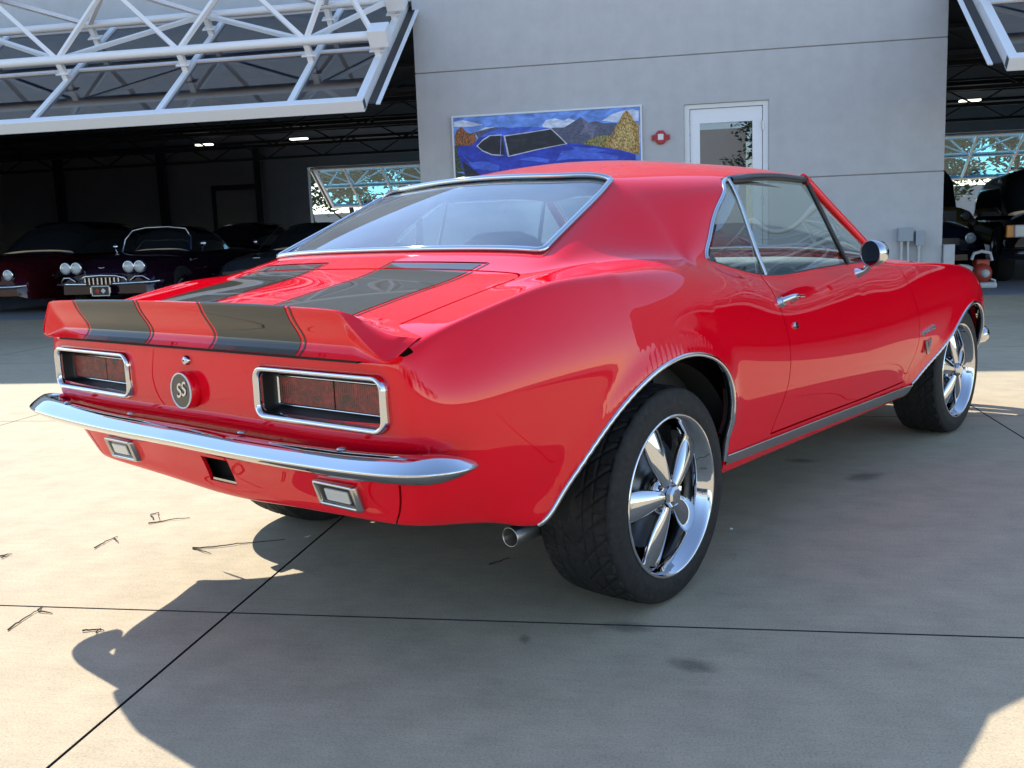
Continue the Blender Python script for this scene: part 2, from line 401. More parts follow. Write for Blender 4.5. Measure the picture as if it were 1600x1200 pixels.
# ------------------------------------------------------------------ the red car: panels
CAR = thing('muscle_car', 'glossy red two-door fastback coupe with black rear stripes and chrome five-spoke wheels', 'car', (0, 0, 0))
DGR = np.array([(.625,.30),(.63,.352),(.655,.40),(.70,.47),(.735,.54),(.752,.61),(.752,.68),(.742,.75),(.735,.82),(.735,.95)])   # door rear edge x(z)
DGF = np.array([(1.94,.30),(1.945,.346),(1.985,.40),(2.03,.47),(2.055,.54),(2.055,.62),(2.03,.70),(2.00,.78),(1.975,.85),(1.96,.95)])
def xg(C): return lambda P: P[..., 0]-np.interp(P[..., 2], C[:, 1], C[:, 0])
def ugap(v, C, off, lo, hi):
    v = np.asarray(v, float); return solve_u(v, lambda P: xg(C)(P)-off, lo, hi)
V_BOT, V_DOOR = .35, 1.80
U_A0, U_A1 = float(u_at_x(np.array(-.565))), float(u_at_x(np.array(.324)))
U_F0, U_F1 = float(u_at_x(np.array(2.06))), float(u_at_x(np.array(3.07)))
def lowv(u):
    u = np.asarray(u, float); x = S0f(u, np.full(u.shape, 4.))[..., 0]
    out = np.full(u.shape, V_BOT)
    for A in (ARD, AFD):
        m = (x >= A[0, 0]-1e-6) & (x <= A[-1, 0]+1e-6)
        if m.any():
            za = np.interp(x[m], A[:, 0], A[:, 1]); out[m] = solve_v(u[m], lambda P: P[..., 2]-za, .3, 7)
    return out
def cols(a, b, n): return np.linspace(a, b, n)
def archcols(A, a, b):
    """columns that follow the arch outline closely"""
    x = A[:, 0]; u = u_at_x(x); u = np.maximum.accumulate(u); u = u[(u > a+1e-4) & (u < b-1e-4)]
    return np.r_[a, u, b]
def patch(mb, side, U, low, top, nv, rows=None):
    """U: columns; low/top: per column v"""
    t = np.linspace(0, 1, nv)[None, :] if rows is None else rows
    Ug = np.repeat(np.asarray(U)[:, None], t.shape[1], 1)
    L = np.broadcast_to(np.asarray(low, float), np.shape(U))[:, None]; T = np.broadcast_to(np.asarray(top, float), np.shape(U))[:, None]
    Vg = L+(T-L)*t
    skin(mb, Ug, Vg, side); return Ug, Vg
def rowpatch(mb, side, ua, ub, v, nu):
    """v: rows; ua/ub: per row u limits"""
    t = np.linspace(0, 1, nu)[:, None]; v = np.asarray(v, float)[None, :]
    Ug = np.asarray(ua)[None, :]+(np.asarray(ub)-np.asarray(ua))[None, :]*t; Vg = np.repeat(v, nu, 0)
    skin(mb, Ug, Vg, side); return Ug, Vg

V_LID = 11.12; U_LIDF = 7.2
def lidfront(v, r=.22, rv=.55):
    v = np.asarray(v, float); q = np.clip((V_LID+rv-v)/rv, 0, 1)
    return U_LIDF-r*(1-np.sqrt(1-q*q))

shell = MB()
for sd in (-1, 1):
    # tail panel with openings for the tail lamps
    yl = np.array([0, .1, .2, .312, .725, .75]); zl = np.array([.545, .58, .62, .668, .766, .79, .817])
    U = np.r_[np.linspace(0, float(solve_u(np.array(6.), lambda P: P[..., 1]-.312, 0, 4)), 8), 0]; U = U[:-1]
    ub = float(solve_u(np.array(6.), lambda P: P[..., 1]-.727, 0, 4))
    va, vb = [float(solve_v(np.array(1.5), lambda P: P[..., 2]-z, 3, 8)) for z in (.667, .767)]
    V_VAL = float(solve_v(np.array(1.5), lambda P: P[..., 2]-.548, 2, 8))
    patch(shell, sd, U, V_VAL, 8., 18)
    patch(shell, sd, np.linspace(U[-1], ub, 10), V_VAL, va, 8)
    patch(shell, sd, np.linspace(U[-1], ub, 10), vb, 8., 6)
    patch(shell, sd, np.linspace(ub, 3.02, 4), V_VAL, 8., 18)
    # quarter panel, sail panel, deck sides
    patch(shell, sd, np.linspace(3.02, 5, 26), V_BOT, 8., 40)
    patch(shell, sd, np.linspace(4, 5, 8), 8., 15., 24)
    u = np.r_[np.linspace(5, U_A0, 12)]; patch(shell, sd, u, V_BOT, V_LID-.07, 60); 
    u = archcols(ARD, U_A0, 8.); lo = lowv(u); patch(shell, sd, u, lo, V_LID-.07, 52)
    arch = [(u, lo)]
    u = archcols(ARD, 8., U_A1); lo = lowv(u); patch(shell, sd, u, lo, 12., 52); arch.append((u, lo))
    u = np.linspace(U_A1, 11, 8); patch(shell, sd, u, V_BOT, 12., 64)
    for u, lo in arch: rim(shell, u, lo, sd, .035)
    va_ = np.linspace(V_BOT, lo[-1], 12); rim(shell, np.full(12, U_A1), va_, sd, .035)
    rim(shell, np.linspace(5, U_LIDF-.1, 10), np.full(10, V_LID-.07), sd, .03)
    v = np.linspace(V_BOT, 9, 44); rowpatch(shell, sd, np.full(44, 11.), ugap(v, DGR, -.0025, 10.5, 14), v, 14)
    rim(shell, ugap(v, DGR, -.0025, 10.5, 14), v, sd, .03)
    # tulip panel ahead of the deck lid
    v = np.r_[V_LID-.07, np.linspace(V_LID, V_LID+.6, 12), np.linspace(V_LID+.8, 15, 24)]
    rowpatch(shell, sd, lidfront(v)+.044, np.full(len(v), 8.), v, 12)
    rim(shell, lidfront(v)+.044, v, sd, .03)
    # roof
    patch(shell, sd, np.linspace(10, 14, 44), 12., 15., 22)
    # cowl
    patch(shell, sd, np.linspace(16, 17.22, 8), 10., 15., 24)
    # sill
    ua = float(ugap(np.array([1.]), DGR, -.0025, 10.5, 14)[0]); patch(shell, sd, np.linspace(ua, U_F0, 30), .0, V_DOOR-.06, 12)
    rim(shell, np.linspace(ua, U_F0, 30), np.full(30, V_DOOR-.06), sd, .03)
shell_o = shell.build('body_shell', 'red_paint', CAR)

nose = MB()
for sd in (-1, 1): patch(nose, sd, np.linspace(22, 25, 20), 1., 8., 20)
nose.build('nose_panel', 'red_paint', CAR)
def panel(name, fn, label=None):
    m = MB(); fn(m); o = m.build(name, 'red_paint', CAR)
    if label: o['label'] = label
    return o
# front valance-like rear skirt under the bumper
val = MB()
uo = 2.97
hole = [float(solve_u(np.array(2.), lambda P: P[..., 1]-y, 0, 2)) for y in (.062,)][0]
vh0, vh1 = [float(solve_v(np.array(.2), lambda P: P[..., 2]-z, .5, 6)) for z in (.432, .505)]
for sd in (-1, 1):
    patch(val, sd, np.linspace(hole, uo, 30), .2, V_VAL-.01, 30)
    patch(val, sd, np.linspace(0, hole, 4), .2, vh0, 8); patch(val, sd, np.linspace(0, hole, 4), vh1, V_VAL-.01, 8)
    v = np.linspace(vh0, vh1, 6); rim(val, np.full(6, hole), v, sd, .010)
    for q in (vh0, vh1): rim(val, np.linspace(0, hole, 4), np.full(4, q), sd, .010)
    v = np.linspace(.2, V_VAL-.01, 20); rim(val, np.full(20, uo), v, sd, .02)
val.build('rear_valance', 'red_paint', CAR)

DOORS = {}
for sd in (-1, 1):
    def f(m):
        v = np.linspace(V_DOOR, 9, 44); ua = ugap(v, DGR, .0025, 10.5, 14); ub = ugap(v, DGF, -.0025, 15, 19)
        rowpatch(m, sd, ua, ub, v, 70)
        rim(m, ua, v, sd, .03); rim(m, ub, v, sd, .03)
        k = np.linspace(0, 1, 60); rim(m, ua[0]+(ub[0]-ua[0])*k, np.full(60, V_DOOR), sd, .03); rim(m, ua[-1]+(ub[-1]-ua[-1])*k, np.full(60, 9.), sd, .03)
    DOORS[sd] = panel('door', f)
    def f(m):
        v = np.linspace(V_DOOR-.1, 10, 48); ua = ugap(v, DGF, .0025, 15, 19); rowpatch(m, sd, ua, np.full(48, 17.3), v, 14); rim(m, ua, v, sd, .03)
        u = archcols(AFD, 17.3, U_F1); lo = lowv(u); patch(m, sd, u, lo, 11., 50); rim(m, u, lo, sd, .035)
        rim(m, np.full(10, U_F1), np.linspace(V_BOT, lo[-1], 10), sd, .035)
        u = np.linspace(U_F1, 22, 14); patch(m, sd, u, V_BOT, 11., 50)
    panel('front_fender', f)
def f(m):
    for sd in (-1, 1):
        patch(m, sd, np.linspace(17.27, 22, 40), 11.06, 15., 24); rim(m, np.linspace(17.27, 22, 40), np.full(40, 11.06), sd, .03); rim(m, np.full(20, 17.27), np.linspace(11.06, 15, 20), sd, .03); rim(m, np.full(20, 22.), np.linspace(11.06, 15, 20), sd, .06)
panel('hood', f)
def f(m):
    for sd in (-1, 1):
        v = np.r_[np.linspace(V_LID+.06, V_LID+.6, 14), np.linspace(V_LID+.8, 15, 24)]
        rowpatch(m, sd, np.full(len(v), 5.), lidfront(v), v, 40); rim(m, lidfront(v), v, sd, .03)
        u = np.linspace(5, float(lidfront(np.array(V_LID+.06))), 30); rim(m, u, np.full(30, V_LID+.06), sd, .03)
LID = panel('trunk_lid', f)

# racing stripes on the deck: broad band with a thin outline that rounds its front corners
def vy(u, y): return solve_v(u, lambda P: y-P[..., 1], 11.5, 15)
for sd in (-1, 1):
    for u0, u1, par in ((5.0, U_LIDF-.004, LID), (U_LIDF+.044, 7.45, shell_o)):
        m = MB()
        t = np.linspace(0, 1, 14)[None, :]; U = np.linspace(u0, u1, 26)
        a, b = vy(U, np.full(26, .485)), vy(U, np.full(26, .158))
        skin(m, np.repeat(U[:, None], 14, 1), a[:, None]+(b-a)[:, None]*t, sd, .0012)
        U2 = np.linspace(u0, 7.515 if u0 > 6 else u1, 26)
        for y in (.5, .144):
            a, b = vy(U2, np.full(26, y+.003)), vy(U2, np.full(26, y-.003))
            skin(m, np.repeat(U2[:, None], 2, 1), np.stack([a, b], 1), sd, .0012)
        if u0 > 6:
            yy = np.linspace(.503, .141, 20); uu = np.array([7.485, 7.515])
            Ug = np.repeat(uu[None, :], 20, 0); Vg = np.stack([vy(np.full(20, q), yy) for q in uu], 1); skin(m, Ug, Vg, sd, .0012)
        m.build('racing_stripe', 'stripe_paint', par)

# ---- glass surfaces and their trim
def ruled(A, B, bulge, nt=14, nrm=None):
    t = np.linspace(0, 1, nt)[:, None, None]; P = A[None]+(B-A)[None]*t
    n = np.cross(np.gradient(P, axis=0), np.gradient(P, axis=1)); n /= np.linalg.norm(n, axis=-1, keepdims=True)
    if nrm is not None and (n[nt//2, P.shape[1]//2]@np.array(nrm)) < 0: n = -n
    return P+n*bulge*4*t*(1-t), n
def both(v): # curve across the car at given u from left to right
    return lambda u: np.concatenate([S(np.full(len(v), u), v), (S(np.full(len(v), u), v)*MIR)[::-1][1:]])
va = np.linspace(12.06, 15, 20)
def gridglass(name, P, mat_, parent=CAR, thick=.005, nrm=None):
    m = MB(); m.grid(P); o = m.build(name, mat_, parent)
    return o
lo = both(va)(8.03); hi = both(va)(9.97)
P_, n_ = ruled(lo, hi, .012, nrm=(-.5, 0, 1)); rear_glass = gridglass('rear_window', P_-n_*.004, 'rear_glass')
vw = np.linspace(12.12, 15, 20); lo = both(vw)(15.96); hi = both(vw)(14.04)
P_, n_ = ruled(lo, hi, .02, nrm=(.5, 0, 1)); gridglass('windshield', P_-n_*.004, 'car_glass')
for sd in (-1, 1):
    M = MIR if sd < 0 else np.ones(3)
    u = np.linspace(11.06, 15.93, 50); P_, n_ = ruled(S(u, np.full(50, 8.98)), S(u, np.full(50, 11.93)), .012, nrm=(0, 1, .3))
    sw = gridglass('side_window', (P_-n_*.012)*M, 'car_glass')
    # divider bars
    m = MB()
    def on(u0, u1, n=12):
        t = np.linspace(0, 1, n); q = np.array([np.interp(0, [0], [0])]); out = []
        for k in t:
            uu = u0+(u1-u0)*k; a = S(np.array([uu]), np.array([9.]))[0]; b = S(np.array([uu]), np.array([11.95]))[0]; out.append(a+(b-a)*k)
        return np.array(out)
    p = on(12.06, 11.13); bow = np.linspace(0, 1, len(p)); p[:, 0] += .035*np.sin(bow*math.pi)
    m.tube(p*M, .0085, 8)
    m.build('window_divider', 'chrome_worn', CAR)
    m = MB(); p = on(14.22, 13.9); m.tube(p*M, .010, 8); m.build('vent_window_bar', 'black_trim', CAR)

def trim_path(pts, r, name, mat_='chrome', parent=CAR, n=8, closed=False, flat=None):
    m = MB(); m.tube(pts, r, n, closed); return m.build(name, mat_, parent)
# rear window surround
v = np.linspace(12.0, 15, 24); B = both(v)(8.0); T = both(v)(10.0)
u = np.linspace(8, 10, 20)[1:-1]; sideL = S(u, np.full(len(u), 12.)); sideR = sideL*MIR
def roundcorner(path, k, n=5):
    return path
loop = np.concatenate([B, sideR, T[::-1], sideL[::-1]])
def smooth_closed(P, it=2):
    for _ in range(it): P = .5*P+.25*(np.roll(P, 1, 0)+np.roll(P, -1, 0))
    return P
def resample(P, n, closed=True):
    Q = np.concatenate([P, P[:1]]) if closed else P
    d = np.r_[0, np.cumsum(np.linalg.norm(np.diff(Q, axis=0), axis=1))]
    t = np.linspace(0, d[-1], n, endpoint=not closed); return np.stack([np.interp(t, d, Q[:, k]) for k in range(3)], 1)
loop = smooth_closed(resample(loop, 240), 2)
trim_path(loop+np.array([-.003, 0, .005]), .0095, 'rear_window_trim', 'chrome', closed=True)
# windshield surround
B = both(np.linspace(12.05, 15, 20))(16.0); T = both(np.linspace(12.05, 15, 20))(14.0)
u = np.linspace(14, 16, 20)[1:-1]; sl = S(u, np.full(len(u), 12.1)); loop = np.concatenate([B, (sl*MIR)[::-1], T[::-1], sl])
trim_path(smooth_closed(resample(loop, 240), 2)+np.array([.006, 0, -.007]), .007, 'windshield_trim', 'chrome', closed=True)
for sd in (-1, 1):
    M = MIR if sd < 0 else np.ones(3)
    # A pillar
    u = np.linspace(13.9, 16.15, 26); c = S(u, np.full(26, 12.0)); c[:, 2] -= .004
    m = MB(); prof = [(math.cos(a)*.026, math.sin(a)*.017) for a in np.linspace(0, 2*math.pi, 14, endpoint=False)]
    fr = []
    for i in range(26):
        t = c[min(i+1, 25)]-c[max(i-1, 0)]; t = Vector(t*M).normalized(); o = Vector((.35, (1 if sd > 0 else -1)*.8, .45)); o = (o-t*o.dot(t)).normalized(); fr.append((t.cross(o), o))
    m.sweep(c*M, fr, prof); fixn(m.build('windshield_pillar', 'red_paint', CAR))
    # chrome edge at the rear of the side window, drip rail along the roof
    v = np.linspace(9.03, 11.55, 20); a = S(np.full(20, 11.0), v)
    u2 = np.linspace(11.28, 14.05, 40); b = S(u2, np.full(40, 12.0))
    p0, p1, p2 = a[-1], S(np.array([11.]), np.array([12.]))[0], b[0]
    arc = np.array([(1-t)**2*p0+2*t*(1-t)*p1+t*t*p2 for t in np.linspace(0, 1, 10)[1:-1]])
    rail = np.concatenate([a, arc, b]); rail[:, 1] += .004
    m = MB(); m.tube(np.concatenate([a, arc])*M+np.array([0, 0, 0]), .0085, 8); m.build('quarter_window_trim', 'chrome', CAR)
    m = MB(); m.tube(np.concatenate([arc[-3:], b])*M, .009, 8); m.build('drip_rail', 'black_gloss', CAR)
    # roof corner filled behind the rounded trim
    m = MB(); pts = np.concatenate([[p1], [p0], arc, [p2]])*M; k = len(pts); m.add(pts, [(0, i, i+1) for i in range(1, k-1)]); m.build('roof_corner', 'red_paint', CAR)
    # dark seal band just under the drip rail
    m = MB(); bb = S(np.linspace(11.2, 14.0, 30), np.full(30, 11.9)); bb[:, 1] -= .006; m.tube(bb*M, .012, 6); m.build('window_seal', 'black_trim', CAR)
    # belt moulding under the glass
    u = np.linspace(11.0, 15.9, 60); b = S(u, np.full(60, 9.0)); b[:, 1] -= .004; m = MB(); m.tube(b*M, .0045, 6); m.build('belt_seal', 'black_trim', CAR)
    # wheel arch mouldings
    for A, nm in ((ARD, 'rear'), (AFD, 'front')):
        uu = u_at_x(A[:, 0]); vv = solve_v(uu, lambda P: P[..., 2]-A[:, 1], .3, 7); ex = np.linspace(vv[-1], 1.5, 8)[1:]; uu = np.r_[uu, np.full(7, uu[-1])]; vv = np.r_[vv, ex]; p = S(uu, vv)
        nrm = SN(uu, vv); m = MB(); fr = []
        cx, cz = (0, .33) if nm == 'rear' else (2.746, .32)
        for i in range(len(p)):
            t = Vector(p[min(i+1, len(p)-1)]-p[max(i-1, 0)]).normalized(); N_ = Vector(nrm[i]); fr.append((Vector(np.array(t.cross(N_))*M), Vector(np.array(N_)*M)))
        prof = [(-.007, -.03), (-.007, .002), (-.004, .0055), (.004, .0055), (.0075, .002), (.007, -.004), (-.003, -.004), (-.003, -.03)]
        m.sweep(p*M, fr, prof); fixn(m.build('wheel_arch_moulding', 'chrome', CAR))
    # sill moulding
    u = np.linspace(float(u_at_x(np.array(.33))), float(u_at_x(np.array(2.05))), 40); m = MB()
    a = solve_v(u, lambda P: P[..., 2]-(.366-.0165*(P[..., 0]-.34)), .4, 5); b = solve_v(u, lambda P: P[..., 2]-(.336-.0245*(P[..., 0]-.34)), .2, 5)
    t = np.linspace(0, 1, 5)[None, :]; skin(m, np.repeat(u[:, None], 5, 1), b[:, None]+(a-b)[:, None]*t, sd, .005)
    P1, P0 = S(u, a), S(u, b); N1 = SN(u, a); m.grid(np.stack([(P1+N1*.005)*M, P1*M])); m.grid(np.stack([(P0+N1*.005)*M, P0*M]))
    m.build('sill_moulding', 'chrome_worn', CAR)
    m = MB(); q = S(u, a)+SN(u, a)*.006; m.tube(q*M, .003, 6); m.build('sill_moulding_edge', 'chrome', CAR)
    # door handle
    h0 = S(np.array([12.]), np.array([6.3]))[0]
    hz = .806; hu = float(u_at_x(np.array(.80), 6.)); hv = float(solve_v(np.array(hu), lambda P: P[..., 2]-hz, 4, 8)); hp = S(np.array([hu]), np.array([hv]))[0]; hn = SN(np.array([hu]), np.array([hv]))[0]
    m = MB(); path = []; rs = []
    for k in np.linspace(0, 1, 16):
        path.append((hp+np.array([-.055+.155*k, 0, .004*math.sin(k*3)])+hn*(.012+.020*math.sin(min(1, k*1.3)*math.pi*.8)))*M); rs.append(.0105*(1-.45*k))
    m.tube(path, rs, 10)
    m.tube([(hp+np.array([-.045, 0, -.002])-hn*.002)*M, (hp+np.array([-.045, 0, -.002])+hn*.016)*M], [.021, .016], 16)
    m.tube([(hp+np.array([.045, 0, 0])-hn*.002)*M, (hp+np.array([.045, 0, 0])+hn*.026)*M], [.011, .008], 12)
    m.build('door_handle', 'chrome', DOORS[sd])
    m = MB(); lu = float(u_at_x(np.array(.818), 5.)); lv = float(solve_v(np.array(lu), lambda P: P[..., 2]-.722, 4, 8)); q = S(np.array([lu]), np.array([lv]))[0]; qn = SN(np.array([lu]), np.array([lv]))[0]
    m.tube([q*M-qn*M*.002, q*M+qn*M*.008], [.0135, .0115], 18); m.build('door_lock', 'chrome', DOORS[sd])
    m = MB(); m.tube([q*M+qn*M*.0081, q*M+qn*M*.0095], [.0065, .006], 12); m.build('keyhole', 'black_trim', DOORS[sd])
    # fender badges
    fu = float(u_at_x(np.array(2.17), 4.)); 
    def onside(x, z):
        u_ = float(u_at_x(np.array(x), 4.)); v_ = float(solve_v(np.array(u_), lambda P: P[..., 2]-z, 2, 8)); return S(np.array([u_]), np.array([v_]))[0], SN(np.array([u_]), np.array([v_]))[0]
    m = MB()
    for k in range(5):
        q, qn = onside(2.10+.034*k, .566+.004*k); m.box(q*M+qn*M*.003, (.024, .006, .018), Matrix.Rotation(R(12)*(1), 3, 'Y'))
    q, qn = onside(2.17, .572); m.box(q*M+qn*M*.002, (.19, .004, .006))
    m.build('fender_script', 'chrome', CAR)
    m = MB(); q, qn = onside(2.17, .50); m.prism([(q+qn*.002+np.array(d))*M for d in ((-.045, 0, .03), (-.012, 0, .03), (0, 0, -.01), (.012, 0, .03), (.045, 0, .036), (.012, 0, -.034), (-.012, 0, -.034))], (qn*.007)*M)
    fixn(m.build('fender_emblem', 'chrome_worn', CAR))
# ------------------------------------------------------------------ red car: spoiler, bumper, lamps, wheels, cabin
def spline(keys, q):
    """piecewise smooth interpolation of rows (key, a, b, ...)"""
    K = np.array(keys, float); q = np.asarray(q, float); out = []
    for c in range(1, K.shape[1]):
        x, y = K[:, 0], K[:, c]; h = np.diff(x); d = np.diff(y)/h
        m = np.zeros(len(x)); m[1:-1] = np.where(d[:-1]*d[1:] > 0, 2*d[:-1]*d[1:]/(d[:-1]+d[1:]+1e-12), 0); m[0] = d[0]; m[-1] = d[-1]
        i = np.clip(np.searchsorted(x, q)-1, 0, len(x)-2); t = (q-x[i])/h[i]
        out.append((2*t**3-3*t**2+1)*y[i]+(t**3-2*t**2+t)*h[i]*m[i]+(-2*t**3+3*t**2)*y[i+1]+(t**3-t**2)*h[i]*m[i+1])
    return np.stack(out, -1)
# spoiler: profiles across the car; columns = foot front, slope, top edge, rear face, lower edge
yk = np.r_[np.linspace(0, .63, 14), .645, .655, np.linspace(.662, .785, 22)]
top = spline([(0, -1.003, .935), (.3, -1.002, .933), (.52, -1.0, .929), (.62, -.998, .926), (.655, -.994, .923), (.675, -.973, .913), (.695, -.954, .8955), (.72, -.94, .878), (.745, -.926, .866), (.785, -.885, .857)], yk)
cre = spline([(0, -1.003, .935), (.3, -1.002, .933), (.52, -1.0, .929), (.62, -.998, .926), (.655, -.994, .923), (.70, -.988, .885), (.745, -.979, .842), (.775, -.965, .820), (.785, -.945, .826)], yk)
bot = spline([(0, -.985, .817), (.5, -.983, .816), (.70, -.977, .814), (.765, -.970, .811), (.785, -.930, .822)], yk)
foot = spline([(0, -.80, .898), (.4, -.80, .894), (.62, -.81, .886), (.70, -.83, .872), (.75, -.85, .864), (.785, -.87, .858)], yk)
rows = []
for y, t, cc, b, f_ in zip(yk, top, cre, bot, foot):
    pts = []; h = cc[1]-b[1]
    for k in np.linspace(0, 1, 9):      # deck side, concave
        a = np.array(f_)*(1-k)+np.array(t)*k; a[1] -= .016*math.sin(math.pi*k)*min(1, max(0, (t[1]-f_[1])/.04)); pts.append(a)
    for k in (.3, .6, 1.): pts.append(np.array(t)*(1-k)+np.array(cc)*k+np.array([-.0035*k, -.0015*k]))
    for k in np.linspace(.06, 1, 14):   # rear face, hollow
        a = np.array(cc)*(1-k)+np.array(b)*k; a[0] += .026*math.sin(math.pi*min(1, k**2.0))*min(1, max(0, h/.11)); pts.append(a)
    pts.append(np.array(b)+[.02, -.004]); pts.append(np.array(b)+[.05, .0])
    rows.append([(p[0], y, p[1]) for p in pts])
rows = np.array(rows); full = np.concatenate([(rows*MIR)[::-1][:-1], rows])
m = MB(); m.grid(full); SPO = fixn(m.build('rear_spoiler', 'red_paint', CAR))
sm = SPO.modifiers.new('edge', 'EDGE_SPLIT'); sm.split_angle = R(34)
# stripes on the spoiler
def sp_at(y):  # profile at y
    return np.array([[np.interp(y, yk, rows[:, j, 0]), y, np.interp(y, yk, rows[:, j, 2])] for j in range(rows.shape[1])])
for sd in (-1, 1):
    M = MIR if sd < 0 else np.ones(3); m = MB()
    for ya, yb, n in ((.158, .485, 12), (.497, .503, 2), (.141, .147, 2)):
        G = np.array([sp_at(y)[1:-2] for y in np.linspace(ya, yb, n)])
        nn = np.cross(np.gradient(G, axis=0), np.gradient(G, axis=1)); nn /= np.linalg.norm(nn, axis=-1, keepdims=True)
        if nn[n//2, 14, 0] > 0: nn = -nn
        m.grid((G+nn*.0013)*M)
    o = fixn(m.build('racing_stripe', 'stripe_paint', SPO)); k = o.modifiers.new('edge', 'EDGE_SPLIT'); k.split_angle = R(34)
# black seam panel under the spoiler (lid rear edge)
m = MB(); m.box((-.962, 0, .812), (.012, 1.36, .010)); m.build('lid_seam', 'dark_inner', CAR)

# bumper blade
bk = [(0, -1.018, .582, .031), (.3, -1.016, .580, .031), (.6, -1.007, .583, .032), (.75, -.998, .587, .033), (.83, -.980, .589, .033), (.872, -.954, .590, .032), (.892, -.918, .589, .029), (.899, -.878, .587, .021), (.901, -.848, .586, .009)]
K = np.array(bk); L = np.r_[0, np.cumsum(np.hypot(np.diff(K[:, 0]), np.diff(K[:, 1])))]
q = np.linspace(0, L[-1], 60); C_ = spline(np.c_[L, K], q)
prof = [(.004, -1.0), (.014, -.90), (.030, -.62), (.044, -.34), (.051, -.16), (.0535, -.04), (.053, .06), (.049, .20), (.038, .46), (.024, .76), (.012, .95), (.0, 1.0), (-.028, .9), (-.028, -.9), (-.008, -1.0)]
rows_ = []; p_ok = True
for i, (y, x, z, h) in enumerate(C_):
    a, b = C_[min(i+1, 59)], C_[max(i-1, 0)]; t = np.array([a[1]-b[1], a[0]-b[0]]); t /= np.linalg.norm(t); nx, ny = -t[1], t[0]      # outward (x,y)
    if i == 0: nx, ny = -1., 0.
    f_ = min(1, h/.034)
    dp = .045*max(0, (y-.80)/.1) if p_ok else 0
    rows_.append([(x+nx*((p-(dp if p < -.02 else 0))-.02)*f_, y+ny*((p-(dp if p < -.02 else 0))-.02)*f_, z+r*h) for p, r in prof])
rows_ = np.array(rows_); full = np.concatenate([(rows_*MIR)[::-1][:-1], rows_])
m = MB(); m.grid(full, closed_v=True); m.add(full[0], [tuple(range(len(prof)))]); m.add(full[-1], [tuple(range(len(prof)))])
BUMP = fixn(m.build('rear_bumper', 'chrome', CAR))
for y in (-.63, .63, -.26, .26):
    m = MB(); m.lathe([(0, .005), (.008, .0045), (.0115, .002), (.012, 0)], 14, 'z', (-.985, y, .617)); m.build('bumper_bolt', 'chrome_worn', BUMP)

# rounded rectangle in the plane x = const
def rrect(y0, y1, z0, z1, r, n=6):
    P = []
    for (cy, cz, a0) in ((y1-r, z1-r, 0), (y0+r, z1-r, 90), (y0+r, z0+r, 180), (y1-r, z0+r, 270)):
        for k in range(n+1): a = R(a0+90*k/n); P.append((cy+r*math.cos(a), cz+r*math.sin(a)))
    return P
def ring(mb, y0, y1, z0, z1, r, prof, xf, n=6):
    """prof: (inset from outer edge, x offset) ; xf(y,z) gives the base plane x"""
    loops = []
    for ins, dx in prof:
        loops.append([(xf(y, z)+dx, y, z) for y, z in rrect(y0+ins, y1-ins, z0+ins, z1-ins, max(r-ins, .004), n)])
    mb.grid(loops, closed_v=True)
for sd in (-1, 1):
    M = MIR if sd < 0 else np.ones(3)
    def xf(y, z): return -.953+.010*max(0, (y-.55)/.2)**2
    def flipped(mb):
        mb.v = [tuple(np.array(p)*M) for p in mb.v]; return mb
    m = MB(); ring(m, .293, .745, .651, .783, .034, [(0, .012), (0, -.010), (.003, -.016), (.007, -.0185), (.012, -.016), (.0155, -.009), (.017, .0), (.017, .014)], xf)
    T = fixn(flipped(m).build('tail_lamp', 'chrome', CAR))
    m = MB(); ring(m, .293, .745, .651, .783, .034, [(.0165, -.004), (.019, .03), (.026, .050), (.06, .052)], lambda y, z: xf(y, z)); y0, y1, z0, z1 = .31, .728, .668, .766
    m.box((-.894, .52, .717), (.006, .42, .104)); fixn(flipped(m).build('lamp_housing', 'black_trim', T))
    for a, b in ((.322, .522), (.526, .724)):
        m = MB(); n_ = 26
        yy = np.linspace(a, b, n_*4+1); G = [[(-.908-.0022*abs(math.sin(i*math.pi/4)), y, z) for i, y in enumerate(yy)] for z in (.684, .749)]
        m.grid(G); m.box((-.901, (a+b)/2, .7165), (.010, b-a, .065)); fixn(flipped(m).build('lens', 'red_lens', T))
        
    m = MB(); ring(m, .317, .729, .679, .754, .006, [(0, .046), (0, .038), (.0035, .038), (.0035, .046)], xf); fixn(flipped(m).build('lens_trim', 'chrome', T))
    # reversing lamp in the skirt
    def xv(z): return -.905+(.5-z)*.34
    m = MB(); ring(m, .425, .572, .438, .506, .008, [(0, .012), (0, -.008), (.004, -.012), (.009, -.012), (.012, -.004), (.012, .006)], lambda y, z: xv(z)); B_ = fixn(flipped(m).build('reversing_lamp', 'chrome_worn', CAR))
    m = MB(); m.box((xv(.472)+.001, .4985, .472), (.010, .124, .046), Matrix.Rotation(R(-18), 3, 'Y')); flipped(m).build('lamp_back', 'black_gloss', B_)
    m = MB(); m.box((xv(.472)-.004, .502, .473), (.010, .085, .032), Matrix.Rotation(R(-18), 3, 'Y')); bevel(flipped(m).build('lens', 'clear_lens', B_), .003)
# dark inside of tank filler opening
m = MB(); m.box((-.825, 0, .475), (.03, .40, .15)); m.build('filler_recess', 'dark_inner', CAR)
m = MB(); m.box((-.862, 0, .437), (.03, .11, .006)); m.build('filler_sill', 'chrome_worn', CAR)

